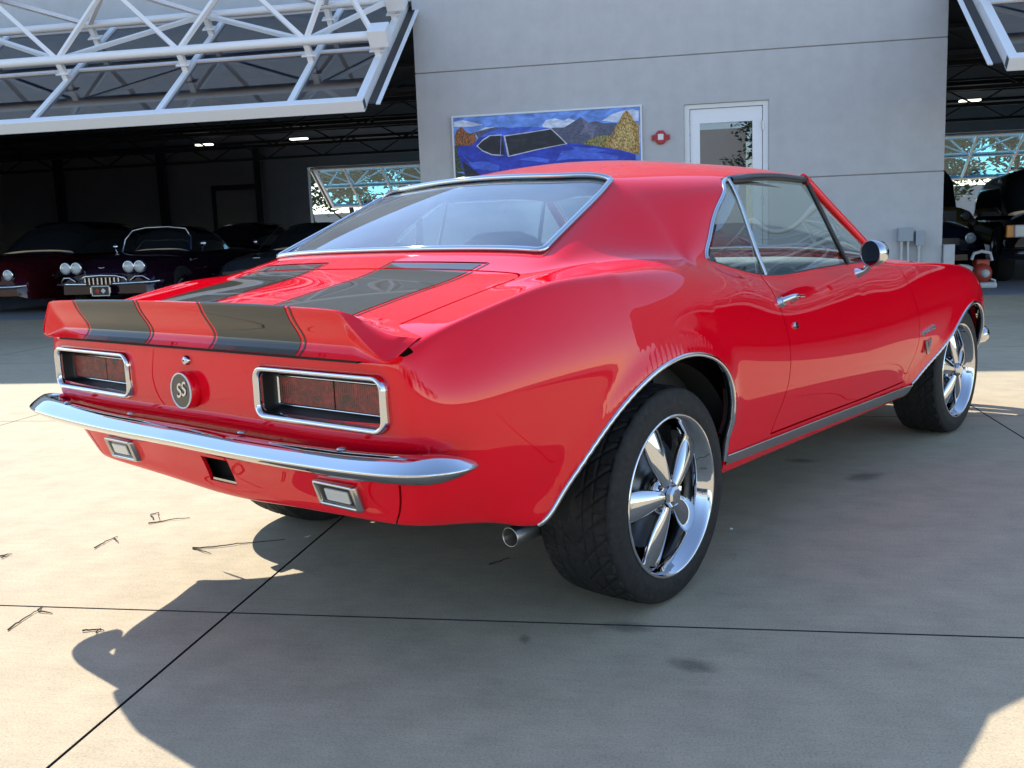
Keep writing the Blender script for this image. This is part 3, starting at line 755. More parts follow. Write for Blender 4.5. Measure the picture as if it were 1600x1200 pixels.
# trunk lock and round emblem
m = MB(); m.lathe([(0, -.012), (.009, -.011), (.0125, -.007), (.0135, .006)], 20, 'x', (-.957, 0, .777)); m.build('trunk_lock', 'chrome', CAR)
m = MB(); m.lathe([(0, -.0125), (.003, -.0125)], 10, 'x', (-.957, 0, .777)); m.build('keyhole', 'black_trim', CAR)
EMB = MB(); EMB.lathe([(.049, .0), (.050, -.022), (.047, -.026)], 40, 'x', (-.957, 0, .70)); EMB = EMB.build('round_emblem', 'red_paint', CAR)
m = MB(); m.lathe([(.047, -.024), (.0475, -.028), (.0445, -.029), (.0435, -.026)], 40, 'x', (-.957, 0, .70)); fixn(m.build('emblem_ring', 'white_plain', EMB))
m = MB(); m.lathe([(0, -.0265), (.044, -.0265)], 40, 'x', (-.957, 0, .70)); m.build('emblem_face', 'black_gloss', EMB)
def text_mesh(txt, size, extrude, shear=0., bold=0.):
    cu_ = bpy.data.curves.new('txt', 'FONT'); cu_.body = txt; cu_.size = size; cu_.extrude = extrude; cu_.align_x = 'CENTER'; cu_.align_y = 'CENTER'; cu_.shear = shear; cu_.offset = bold
    o = bpy.data.objects.new('txt', cu_); COL.objects.link(o); dg = bpy.context.evaluated_depsgraph_get()
    me = bpy.data.meshes.new_from_object(o.evaluated_get(dg)); bpy.data.objects.remove(o); return me
me = text_mesh('SS', .050, .0010, .35, .0007); me.materials.append(MATS['chrome'])
o = link('emblem_letters', me, EMB); o.matrix_world = Matrix(((0, 0, -1, -.985), (-1, 0, 0, 0), (0, 1, 0, .70), (0, 0, 0, 1))) @ Matrix.Rotation(R(14), 4, 'Z')

# exhaust tips
for y in (-.60, .60):
    m = MB(); m.lathe([(.028, .25), (.028, 0), (.0265, -.003), (.0245, 0), (.0245, .2)], 24, 'x', (-.395, y, .252)); fixn(m.build('exhaust_tip', 'steel', CAR))
    m = MB(); m.tube([(-.25, y, .258), (.3, y*.9, .27), (1.2, y*.6, .24)], .026, 10); m.build('exhaust_pipe', 'dark_inner', CAR)
    m = MB(); m.lathe([(0, .12), (.026, .12)], 16, 'x', (-.395, y, .252)); m.build('exhaust_bore', 'dark_inner', CAR)

# ---- wheels
def tyre_mesh(Ro, Rr, w, n=720):
    """profile across the tyre: y from -w/2 (outer) to w/2; tread grooves are cut as geometry"""
    prof = []   # (y, radius, tread coordinate or None)
    for k in np.linspace(0, 1, 9):
        a = k; y = -w/2*(.90+.10*math.sin(math.pi*min(1, .15+a*.72))); prof.append((y, Rr+(Ro-.022-Rr)*a, None))
    for k in np.linspace(0, 1, 4)[1:]: prof.append((-w/2*.97+.020*k, Ro-.022+(.017)*math.sin(k*math.pi/2), None))
    tw = w/2*.97-.020
    for t in np.linspace(-1, 1, 54): prof.append((tw*t, Ro-.005*abs(t)**3, t))
    left = [(y, r, t) for y, r, t in prof if t is None]; prof += [(-y, r, None) for y, r, _ in left[::-1]]
    th = np.linspace(0, 2*np.pi, n, endpoint=False); G = np.zeros((len(prof), n, 3))
    for i, (y, r, t) in enumerate(prof):
        rr = np.full(n, r)
        if t is not None:
            ph = th/(2*np.pi)*30; g = np.zeros(n)
            s = abs(t)
            if s > .10: f = (ph+1.7*s**.8) % 1; g = np.maximum(g, np.exp(-((f-.5)/.055)**2))
            if .30 < s < .35 or .60 < s < .63: g[:] = 1.
            if s > .60: f = (ph+.55+.35*s) % 1; g = np.maximum(g, np.exp(-((f-.5)/.045)**2)*.7)
            rr = rr-.006*g
        G[i, :, 0] = rr*np.cos(th); G[i, :, 1] = y; G[i, :, 2] = rr*np.sin(th)
    m = MB(); m.smooth = False; m.grid(G, closed_v=True); 
    for k in range(len(m.sm)):
        row = k//n; m.sm[k] = True
    me = m.mesh('tyre', 'rubber'); return me
def rubber_detail():
    m = MATS['rubber']; n, l, b = nodes(m); nz = noise(n, l, 60, 3, .6, objcoord(n, l))
    r = ramp(n, [(.3, (.012,)*3), (.8, (.032, .031, .03))]); l.new(nz.outputs['Fac'], r.inputs[0]); l.new(r.outputs[0], b.inputs['Base Color'])
    bump(n, l, nz.outputs['Fac'], b, .15, .002)
rubber_detail()
def lens_detail():
    m = MATS['red_lens']; n, l, b = nodes(m); nz = noise(n, l, 26, 4, .7, objcoord(n, l, (1, 1, 1.5)), .6); r = ramp(n, [(.35, (.05, .006, .008)), (.55, (.20, .010, .014)), (.7, (.42, .02, .02))]); l.new(nz.outputs['Fac'], r.inputs[0]); l.new(r.outputs[0], b.inputs['Base Color'])
lens_detail()
RT, RL = .3155, .2365
WHEEL = {}
def make_wheel(kind, w):
    """parts as meshes, outer face towards -y, centre at origin"""
    out = {}
    y0 = -w/2+.004      # lip plane
    m = MB(); m.lathe([(RL-.014, y0+.010), (RL-.004, y0+.004), (RL, y0), (RL-.003, y0-.0045), (RL-.009, y0-.003), (RL-.013, y0+.003), (RL-.020, y0+.012), (RL-.024, y0+.026), (RL-.031, y0+.034), (RL-.034, y0+.058), (RL-.037, y0+.075), (RL-.040, w/2-.03), (RL-.01, w/2-.008), (RL-.004, w/2)], 96, 'y'); out['rim'] = m.mesh('rim', 'chrome')
    # spokes: one mesh, five copies as parts
    m = MB(); rs = np.linspace(.036, RL-.030, 18); G = []
    for r in rs:
        k = (r-.036)/(RL-.066); wd = .017+.028*math.sin(min(1, .12+k*.95)*math.pi*.62)**1.3; hgt = .011+.007*math.sin(math.pi*min(1, k*1.1)); yc = y0+.004+.026*k**1.8
        row = []
        for a in np.linspace(-1, 1, 13): row.append((r, yc+hgt*(abs(a)**2.2)*.9, a*wd))
        row += [(r, yc+hgt+.012, wd*.8), (r, yc+hgt+.016, 0), (r, yc+hgt+.012, -wd*.8)]
        G.append(row)
    m.grid(G, closed_v=True); m.add(G[0], [tuple(range(16))]); out['spoke'] = m.mesh('spoke', 'chrome')
    m = MB(); m.lathe([(0, y0+.012), (.046, y0+.014), (.060, y0+.020), (.066, y0+.032), (.066, y0+.06)], 40, 'y'); out['hub'] = m.mesh('hub', 'chrome')
    m = MB(); m.smooth = False; m.lathe([(0, y0-.012), (.022, y0-.011), (.030, y0-.006), (.035, y0+.004), (.035, y0+.016)], 8, 'y'); out['centre_cap'] = m.mesh('centre_cap', 'chrome')
    m = MB(); m.lathe([(0, 0), (.007, .0005), (.009, .003), (.009, .02)], 6, 'y'); out['lug_nut'] = m.mesh('lug_nut', 'black_gloss')
    m = MB(); m.lathe([(0, y0+.075), (.075, y0+.075), (.08, y0+.085), (RL-.075, y0+.085), (RL-.075, y0+.105), (0, y0+.11)], 40, 'y'); out['brake_disc'] = m.mesh('brake_disc', 'brake_iron')
    out['tyre'] = tyre_mesh(RT, RL-.008, w); out['y0'] = y0
    for nm in ('rim', 'spoke', 'hub', 'centre_cap', 'lug_nut', 'brake_disc', 'tyre'):
        bm = bmesh.new(); bm.from_mesh(out[nm]); bmesh.ops.recalc_face_normals(bm, faces=bm.faces); bm.to_mesh(out[nm]); bm.free()
    return out
WR, WF_ = make_wheel('rear', .265), make_wheel('front', .235)
def place_wheel(W, x, ylip, side, rotz=0., spin=36.):
    e = bpy.data.objects.new('wheel', None); COL.objects.link(e); e.parent = CAR; e.empty_display_size = .1
    yc = ylip-W['y0'] if side < 0 else -ylip+W['y0']
    e.location = (x, yc, RT); e.rotation_euler = (0, 0, rotz+(0 if side < 0 else math.pi))
    link('tyre', W['tyre'], e); rm = link('rim', W['rim'], e); link('hub', W['hub'], e); link('centre_cap', W['centre_cap'], e, rot=(0, R(22.5), 0)); link('brake_disc', W['brake_disc'], e)
    for k in range(5):
        link('spoke', W['spoke'], e, rot=(0, -R(spin+72*k), 0))
        a = R(spin+36+72*k); link('lug_nut', W['lug_nut'], e, loc=(.052*math.cos(a), W['y0']+.012, .052*math.sin(a)))
    return e
place_wheel(WR, 0, -.877, -1); place_wheel(WR, 0, -.877, 1, spin=10)
place_wheel(WF_, 2.746, -.880, -1, R(-2.5), spin=20); place_wheel(WF_, 2.746, -.880, 1, R(-2.5), spin=50)

# wheel houses and underbody so no light leaks through
for x0, R_ in ((0, .41), (2.746, .40)):
    for sd in (-1, 1):
        m = MB(); a = np.linspace(.12, math.pi-.12, 30)
        o_ = [(x0-.03+R_*math.cos(t)*1.08, sd*.855, .31+R_*.95*math.sin(t)) for t in a]; i_ = [(p[0], sd*.55, p[2]) for p in o_]
        m.grid([o_, i_]); m.add(i_, [tuple(range(30))]); m.build('wheel_house', 'dark_inner', CAR)
m = MB(); m.box((1.37, 0, .345), (1.9, 1.56, .06)); m.build('floor_pan', 'dark_inner', CAR)
m = MB(); m.box((-.55, 0, .50), (.5, 1.1, .08)); m.build('trunk_floor', 'dark_inner', CAR)
m = MB(); m.box((3.2, 0, .47), (.5, 1.2, .2)); m.build('engine_bay', 'dark_inner', CAR)
m = MB(); m.lathe([(.04, -.6), (.04, -.12), (.10, -.08), (.12, 0), (.10, .08), (.04, .12), (.04, .6)], 16, 'y', (0, 0, RT)); m.build('rear_axle', 'dark_inner', CAR)

# door mirror
mc = Vector((1.335, -.945, .945))
for sd in (-1, 1):
    M = MIR if sd > 0 else np.ones(3)
    m = MB(); c = Vector(np.array(mc)*M); m.lathe([(.0, .075), (.022, .068), (.043, .045), (.049, .016), (.0505, -.004), (.048, -.009), (.045, -.006)], 32, 'x', (0, 0, 0)); o = fixn(m.build('door_mirror', 'chrome', DOORS[sd])); o.location = c; o.rotation_euler = (0, R(-2), R(-24)*(-sd))
    m = MB(); m.lathe([(0, -.005), (.046, -.005)], 32, 'x'); m.build('mirror_glass', 'mirror_dark', o)
    m = MB(); m.tube([c+Vector((.03, 0, -.03)), c+Vector((.03, .035*(1 if sd < 0 else -1), -.065)), c+Vector((.03, .065*(1 if sd < 0 else -1), -.075))], [.011, .012, .020], 10); m.build('mirror_stem', 'chrome', DOORS[sd])

# cabin
m = MB(); m.box((1.05, 0, .40), (2.0, 1.5, .04)); m.build('cabin_floor', 'interior_black', CAR)
def cushion(mb, c, size, tilt=0., n=10, p=3.2):
    """pillow-like rounded block"""
    G = []
    for i in range(n+1):
        th = -math.pi/2+math.pi*i/n; row = []
        for j in range(2*n):
            ph = 2*math.pi*j/(2*n); f_ = lambda q: math.copysign(abs(q)**(2/p), q)
            v = Vector((size[0]/2*f_(math.cos(th))*f_(math.cos(ph)), size[1]/2*f_(math.cos(th))*f_(math.sin(ph)), size[2]/2*f_(math.sin(th))))
            v = Matrix.Rotation(tilt, 3, 'Y') @ v; row.append(v+Vector(c))
        G.append(row)
    mb.grid(G, closed_v=True)
for y in (-.36, .36):
    m = MB(); cushion(m, (1.12, y, .56), (.52, .52, .16), R(-6)); s_ = m.build('front_seat', 'interior_black', CAR)
    m = MB(); cushion(m, (.80, y, .80), (.15, .50, .58), R(-17)); m.build('seat_back', 'interior_black', s_)
m = MB(); cushion(m, (.32, 0, .56), (.45, 1.2, .18)); s_ = m.build('rear_seat', 'interior_black', CAR); m = MB(); cushion(m, (.08, 0, .78), (.14, 1.2, .44), R(-25)); m.build('seat_back', 'interior_black', s_)
m = MB(); m.box((-.13, 0, .950), (.42, 1.42, .02)); m.build('parcel_shelf', 'interior_black', CAR)
m = MB(); cushion(m, (1.84, 0, .845), (.34, 1.44, .15), R(4), p=4); m.build('dashboard', 'dash_sunlit', CAR)
m = MB(); m.lathe([(.185, -.010), (.197, 0), (.185, .010), (.175, 0)], 40, 'x', closed=True)
for a in (90, 210, 330): m.bar((0, 0, 0), (0, .18*math.cos(R(a)), .18*math.sin(R(a))), .02, .008, (1, 0, 0))
o = fixn(m.build('steering_wheel', 'black_trim', CAR)); o.location = (1.42, .36, .87); o.rotation_euler = (0, R(22), 0)
m = MB(); m.tube([(1.42, .36, .87), (1.85, .36, .70)], .025, 8); m.build('steering_column', 'interior_black', CAR)
for sd in (-1, 1):
    m = MB(); m.box((1.25, sd*.765, .62), (1.45, .03, .50)); m.build('door_card', 'interior_black', CAR)
    m = MB(); m.box((.40, sd*.74, .68), (.6, .03, .5)); m.build('rear_side_card', 'interior_black', CAR)
m = MB(); G = [[(x, y, 1.315-.14*y*y-(.25*(x-.9))**2*2.0-.035) for y in np.linspace(-.58, .58, 12)] for x in np.linspace(.28, 1.36, 10)]; m.grid(G); m.build('headliner', 'interior_black', CAR)
m = MB(); m.box((1.42, -.02, 1.19), (.02, .22, .055)); bevel(m.build('rear_view_mirror', 'chrome_worn', CAR), .01)
# front end
m = MB(); fb = [(0, 3.70), (.4, 3.69), (.60, 3.655), (.72, 3.57), (.80, 3.42), (.838, 3.28)]; K = np.array(fb)
C2 = spline(np.c_[np.r_[0, np.cumsum(np.hypot(np.diff(K[:, 0]), np.diff(K[:, 1])))], K], np.linspace(0, np.hypot(np.diff(K[:, 0]), np.diff(K[:, 1])).sum(), 40))
pts = np.array([(x, y, .43) for y, x in C2]); full = np.concatenate([(pts*MIR)[::-1][:-1], pts]); rr = [.045]*len(full); rr[0] = rr[-1] = .015; rr[1] = rr[-2] = .032
m.tube(full, rr, 12); m.build('front_bumper', 'chrome', CAR)
m = MB(); m.box((3.62, 0, .555), (.06, 1.2, .15)); bevel(m.build('grille', 'black_trim', CAR), .02)
for y in (-.56, .56):
    m = MB(); m.lathe([(0, .03), (.05, .026), (.085, .01), (.095, -.02)], 24, 'x', (3.64, y, .555)); m.build('headlamp', 'clear_lens', CAR)
# ------------------------------------------------------------------ ground
D_W = np.array([.5, -math.sqrt(3)/2, 0]); N_W = np.array([math.sqrt(3)/2, .5, 0]); K_W = 9.337     # wall direction, into-building normal, distance
ROT_W = R(-60)
def wpt(s, d, z=0.): return tuple(D_W*s+N_W*d+np.array([0, 0, z]))                                   # d measured along the normal from the origin
def concrete(name, base, dark):
    m = mat(name, base, .85); n, l, b = nodes(m); wc = worldcoord(n, l, (1, 1, 1), (0, 0, R(60)))
    st_ = n.new('ShaderNodeMapping'); st_.inputs['Scale'].default_value = (2.2, 14, 1); l.new(wc, st_.inputs['Vector'])
    big = noise(n, l, .9, 5, .6, wc); mid = noise(n, l, 7, 5, .65, wc); streak = noise(n, l, 3.2, 5, .7, st_.outputs[0]); grain = noise(n, l, 170, 4, .75, wc)
    c = ramp(n, [(.25, dark), (.75, base)]); l.new(big.outputs['Fac'], c.inputs[0])
    c2 = ramp(n, [(.35, (.93,)*3), (.7, (1.04,)*3)]); l.new(streak.outputs['Fac'], c2.inputs[0])
    c3 = ramp(n, [(.3, (.86,)*3), (.7, (1.06,)*3)]); l.new(mid.outputs['Fac'], c3.inputs[0])
    c4 = ramp(n, [(.30, (.66,)*3), (.5, (1.0,)*3), (.72, (1.18,)*3)]); l.new(grain.outputs['Fac'], c4.inputs[0])
    x = mixc(n, l, 1., c.outputs[0], c2.outputs[0], 'MULTIPLY'); x = mixc(n, l, 1., x, c3.outputs[0], 'MULTIPLY'); x = mixc(n, l, 1., x, c4.outputs[0], 'MULTIPLY')
    sp = noise(n, l, 1.7, 6, .75, wc, .6); sr = ramp(n, [(.66, (1,)*3), (.74, (.60, .58, .56))]); l.new(sp.outputs['Fac'], sr.inputs[0]); x = mixc(n, l, .7, x, sr.outputs[0], 'MULTIPLY')
    l.new(x, b.inputs['Base Color'])
    ad = n.new('ShaderNodeMath'); ad.operation = 'ADD'; l.new(streak.outputs['Fac'], ad.inputs[0]); l.new(grain.outputs['Fac'], ad.inputs[1]); bump(n, l, ad.outputs[0], b, .25, .003)
    return m
concrete('concrete', (.53, .435, .285), (.455, .375, .25))
mat('joint_dark', (.03, .028, .025), .95)
concrete('far_ground', (.34, .33, .30), (.28, .27, .25))
m = MB(); m.smooth = False; m.add([(-400, -400, -.02), (400, -400, -.02), (400, 400, -.02), (-400, 400, -.02)], [(0, 1, 2, 3)]); GROUND = m.build('ground', 'far_ground'); GROUND['kind'] = 'structure'
s0, sp_s, n0, sp_n = -.53, 2.93, -.62, 2.98
slab = MB(); a, b, g = sp_s/2, sp_n/2, .003
lo_ = [(-a+g, -b+g), (a-g, -b+g), (a-g, b-g), (-a+g, b-g)]; hi_ = [(-a+g+.0015, -b+g+.0015), (a-g-.0015, -b+g+.0015), (a-g-.0015, b-g-.0015), (-a+g+.0015, b-g-.0015)]
slab.smooth = False; slab.cur = 1
slab.add([(x, y, -.018) for x, y in lo_]+[(x, y, -.0015) for x, y in lo_]+[(x, y, 0) for x, y in hi_], [(0, 1, 5, 4), (1, 2, 6, 5), (2, 3, 7, 6), (3, 0, 4, 7), (4, 5, 9, 8), (5, 6, 10, 9), (6, 7, 11, 10), (7, 4, 8, 11)])
slab.cur = 0; slab.add([(x, y, 0) for x, y in hi_], [(0, 1, 2, 3)])
slab_me = slab.mesh('slab', ['concrete', 'joint_dark'])
for i in range(-7, 8):
    for j in range(-4, 13):
        c = D_W*(s0+sp_s*(i+.5))+N_W*(n0+sp_n*(j+.5)); link('slab', slab_me, GROUND, tuple(c), (0, 0, ROT_W))
m = MB(); m.box((0, 0, 0), (sp_s*15, sp_n*17, .005)); o = m.build('joint_filler', 'joint_dark', GROUND, tuple(D_W*(s0+sp_s*.5)+N_W*(n0+sp_n*(4+.5))+np.array([0, 0, -.0165])), (0, 0, ROT_W))

def stain_mat():
    m = mat('stain', (.10, .09, .08), .8); n, l, b = nodes(m); t = n.new('ShaderNodeTexCoord'); g = n.new('ShaderNodeTexGradient'); g.gradient_type = 'SPHERICAL'; l.new(t.outputs['Object'], g.inputs[0])
    nz = noise(n, l, 3.2, 6, .75, t.outputs['Object'], .8); mu = n.new('ShaderNodeMath'); mu.operation = 'MULTIPLY'; l.new(g.outputs['Fac'], mu.inputs[0]); l.new(nz.outputs['Fac'], mu.inputs[1])
    r = ramp(n, [(.12, (0,)*3), (.38, (.34,)*3)]); l.new(mu.outputs[0], r.inputs[0]); l.new(r.outputs[0], b.inputs['Alpha'])
stain_mat()
for (x_, y_), r_ in [([-0.34, -1.124], 0.045), ([-0.453, -0.686], 0.02), ([1.656, -0.814], 0.07), ([1.79, -0.473], 0.05), ([-0.231, -0.865], 0.05)]:
    m = MB(); m.smooth = False; m.add([(-1, -1, 0), (1, -1, 0), (1, 1, 0), (-1, 1, 0)], [(0, 1, 2, 3)]); o = m.build('stain', 'stain', GROUND, (x_, y_, .0012), (0, 0, r_*40)); o.scale = (r_*2.2, r_*1.3, 1)
# ------------------------------------------------------------------ hangar building
def plaster(name, c, sc=5., amt=.06):
    m = mat(name, c, .7); n, l, b = nodes(m); wc = objcoord(n, l)
    nz = noise(n, l, sc, 6, .65, wc); r = ramp(n, [(.3, tuple(x*(1-amt) for x in c)), (.7, tuple(min(1, x*(1+amt)) for x in c))]); l.new(nz.outputs['Fac'], r.inputs[0])
    st2 = noise(n, l, 2.2, 4, .6, objcoord(n, l, (2.5, 2.5, .12))); r2 = ramp(n, [(.35, (.975,)*3), (.65, (1.01,)*3)]); l.new(st2.outputs['Fac'], r2.inputs[0])
    l.new(mixc(n, l, 1., r.outputs[0], r2.outputs[0], 'MULTIPLY'), b.inputs['Base Color'])
    f_ = noise(n, l, 90, 3, .6, wc); bump(n, l, f_.outputs['Fac'], b, .12, .003); return m
plaster('wall_paint', (.47, .47, .465))
plaster('wall_paint_dark', (.46, .48, .51), 2.)
mat('ceiling_dark', (.12, .13, .15), .9)
mat('steel_dark', (.05, .055, .06), .6)
plaster('hangar_floor_mat', (.34, .34, .35), 1.5, .15)
mat('lamp_emit', (1, 1, 1), .5, emit=(1, .95, .82), emit_s=1.0)
mat('fire_red', (.42, .012, .02), .4)
mat('grey_box', (.30, .33, .35), .5)
mat('conduit', (.42, .43, .43), .45, .6)
mat('gap_grey', (.25, .24, .22), .9)
FLOOR_Z = .12; DEP = 26.; S_L, S_R = -2.555, 3.84
BF = tuple(N_W*K_W)
def bthing(name, label, cat, group=None): return thing(name, label, cat, BF, ROT_W, group)
BLD = bthing('hangar_building', 'pale grey concrete panel hangar with wide open doorways and dark interior', 'building')
TH = .30
def bpart(name, boxes, mt, parent=BLD, bev=None):
    m = MB()
    for (x0, x1, y0, y1, z0, z1) in boxes: m.box(((x0+x1)/2, (y0+y1)/2, (z0+z1)/2), (x1-x0, y1-y0, z1-z0))
    o = m.build(name, mt, parent)
    if bev: bevel(o, bev)
    return o
JZ = (1.605, 3.13, 4.66, 6.5); ds0, ds1, dz1 = .815, 1.825, 2.545
bpart('wall_panel', [(S_L, ds0, 0, TH, -.1, JZ[0]-.006)], 'wall_paint', bev=.006)
bpart('wall_panel', [(ds1, S_R, 0, TH, -.1, JZ[0]-.006)], 'wall_paint', bev=.006)
m = MB(); P_ = [(S_L, JZ[0]+.006), (ds0, JZ[0]+.006), (ds0, dz1), (ds1, dz1), (ds1, JZ[0]+.006), (S_R, JZ[0]+.006), (S_R, JZ[1]-.006), (S_L, JZ[1]-.006)]
m.prism([(x, 0, z) for x, z in P_], (0, TH, 0)); bevel(fixn(m.build('wall_panel', 'wall_paint', BLD)), .006)
bpart('wall_panel', [(S_L, S_R, 0, TH, JZ[1]+.006, JZ[2]-.006)], 'wall_paint', bev=.006)
bpart('wall_panel', [(-30, 22, 0, TH, JZ[2]+.006, JZ[3])], 'wall_paint', bev=.006)
bpart('joint_seal', [(S_L+.01, ds0, .012, TH-.01, JZ[0]-.01, JZ[0]+.01)], 'gap_grey'); bpart('joint_seal', [(ds1, S_R-.01, .012, TH-.01, JZ[0]-.01, JZ[0]+.01)], 'gap_grey')
bpart('joint_seal', [(S_L+.01, S_R-.01, .012, TH-.01, JZ[1]-.01, JZ[1]+.01)], 'gap_grey'); bpart('joint_seal', [(S_L+.01, S_R-.01, .012, TH-.01, JZ[2]-.01, JZ[2]+.01)], 'gap_grey')
bpart('lintel', [(-14.3, S_L-.004, .02, TH, 4.02, JZ[2]-.006)], 'wall_paint'); bpart('lintel', [(S_R+.004, 15.6, .02, TH, 4.02, JZ[2]-.006)], 'wall_paint')
bpart('wall_panel', [(-30, -14.3, 0, TH, -.1, JZ[2]-.006)], 'wall_paint'); bpart('wall_panel', [(15.6, 22, 0, TH, -.1, JZ[2]-.006)], 'wall_paint')
bpart('jamb_post', [(3.85, 3.97, -.06, .10, 0, .74)], 'wall_paint')
# personnel door
DR = bpart('door', [(.885, 1.755, .050, .095, FLOOR_Z, 2.32), ], 'white_paint')
DR.data.clear_geometry(); m = MB(); x0, x1, g0, g1 = .888, 1.752, 1.005, 1.635
for bx in ((x0, g0, .055, .10, FLOOR_Z, 2.487), (g1, x1, .055, .10, FLOOR_Z, 2.487), (g0, g1, .055, .10, 2.315, 2.487), (g0, g1, .055, .10, FLOOR_Z, .42)): m.box(((bx[0]+bx[1])/2, (bx[2]+bx[3])/2, (bx[4]+bx[5])/2), (bx[1]-bx[0], bx[3]-bx[2], bx[5]-bx[4]))
DR.data = m.mesh('door', 'white_paint')
fr_ = MB()
for bx in ((ds0+.002, .882, .03, .2, FLOOR_Z, 2.543), (1.758, ds1-.002, .03, .2, FLOOR_Z, 2.543), (.882, 1.758, .03, .2, 2.493, 2.543)): fr_.box(((bx[0]+bx[1])/2, (bx[2]+bx[3])/2, (bx[4]+bx[5])/2), (bx[1]-bx[0], bx[3]-bx[2], bx[5]-bx[4]))
fr_.build('frame', 'white_plain', DR)
bpart('pane', [(g0, g1, .075, .080, .42, 2.315)], 'door_glass', DR)
for z in (.4, 1.3, 2.2): bpart('hinge', [(1.750, 1.768, .022, .055, z, z+.11)], 'steel', DR)
m = MB(); m.tube([(.95, .055, 1.06), (.95, -.01, 1.06), (1.07, -.01, 1.06)], .011, 8); m.build('handle', 'chrome_worn', DR)
# interior: floor, ceiling, far wall, side walls
fl = bpart('hangar_floor', [(-30, 22, .01, DEP+1, -.016, FLOOR_Z)], 'hangar_floor_mat', None); fl.location = BF; fl.rotation_euler = (0, 0, ROT_W); fl['kind'] = 'structure'
m = MB(); m.smooth = False; m.add([(-14.3, -1.4, .001), (15.6, -1.4, .001), (15.6, .01, FLOOR_Z), (-14.3, .01, FLOOR_Z), (-14.3, .01, .0), (15.6, .01, .0)], [(0, 1, 2, 3), (0, 3, 4), (1, 5, 2)]); rp = m.build('ramp', 'concrete'); rp.location = BF; rp.rotation_euler = (0, 0, ROT_W); rp['kind'] = 'structure'
bpart('roof', [(-30, 22, TH+.002, DEP, 4.95, 5.25)], 'ceiling_dark')
bpart('far_wall', [(-30, -14.25, DEP, DEP+.3, FLOOR_Z, 5.25)], 'wall_paint_dark'); bpart('far_wall', [(-2.3, 4.0, DEP, DEP+.3, FLOOR_Z, 5.25)], 'wall_paint_dark'); bpart('far_wall', [(15.5, 22, DEP, DEP+.3, FLOOR_Z, 5.25)], 'wall_paint_dark')
bpart('far_lintel', [(-14.25, -2.3, DEP, DEP+.3, 4.05, 5.25)], 'wall_paint_dark'); bpart('far_lintel', [(4.0, 15.5, DEP, DEP+.3, 4.05, 5.25)], 'wall_paint_dark')
bpart('side_wall', [(-30.3, -30, 0, DEP, 0, 5.25)], 'wall_paint_dark'); bpart('side_wall', [(22, 22.3, 0, DEP, 0, 5.25)], 'wall_paint_dark')
bpart('partition_wall', [(-1.2, -.9, TH+.01, DEP-.01, FLOOR_Z, 4.94)], 'wall_paint_dark')
for s_, d_ in ((-24.4, 24.5), (-20.0, 24.8), (-16.1, 25.4)): bpart('column', [(s_-.14, s_+.14, d_-.14, d_+.14, FLOOR_Z, 4.95)], 'steel_dark')
for k in range(5): bpart('roller_slat', [(-18.3, -16.5, DEP-.06, DEP-.004, FLOOR_Z+.62*k, FLOOR_Z+.62*k+.6)], 'wall_paint')
bpart('roller_frame', [(-18.46, -18.32, DEP-.12, DEP-.004, FLOOR_Z, 3.5), (-16.48, -16.34, DEP-.12, DEP-.004, FLOOR_Z, 3.5), (-18.46, -16.34, DEP-.12, DEP-.065, 3.3, 3.5)], 'steel_dark')
for d_ in (4.2, 9.5, 14.8, 19., 23.6):
    for a, b in ((-29.5, -1.4), (-.7, 21.5)):
        m = MB(); m.bar((a, d_, 4.28), (b, d_, 4.28), .09, .09); m.bar((a, d_, 4.9), (b, d_, 4.9), .09, .09)
        n_ = int((b-a)/1.1)
        for k in range(n_):
            x0, x1 = a+(b-a)*k/n_, a+(b-a)*(k+1)/n_; m.bar((x0, d_, 4.28 if k % 2 else 4.9), (x1, d_, 4.9 if k % 2 else 4.28), .045, .045)
        o = m.build('roof_joist', 'steel_dark', BLD)
for k in range(9):
    bpart('purlin', [(-29.5, 21.5, 1.5+2.8*k, 1.58+2.8*k, 4.905, 4.948)], 'steel_dark')
for s_, d_ in ((-15.87, 20.5), (-12.29, 20.4), (9.57, 20.7)):
    bpart('strip_lamp', [(s_-.3, s_+.3, d_-.10, d_+.10, 4.57, 4.62)], 'lamp_emit')

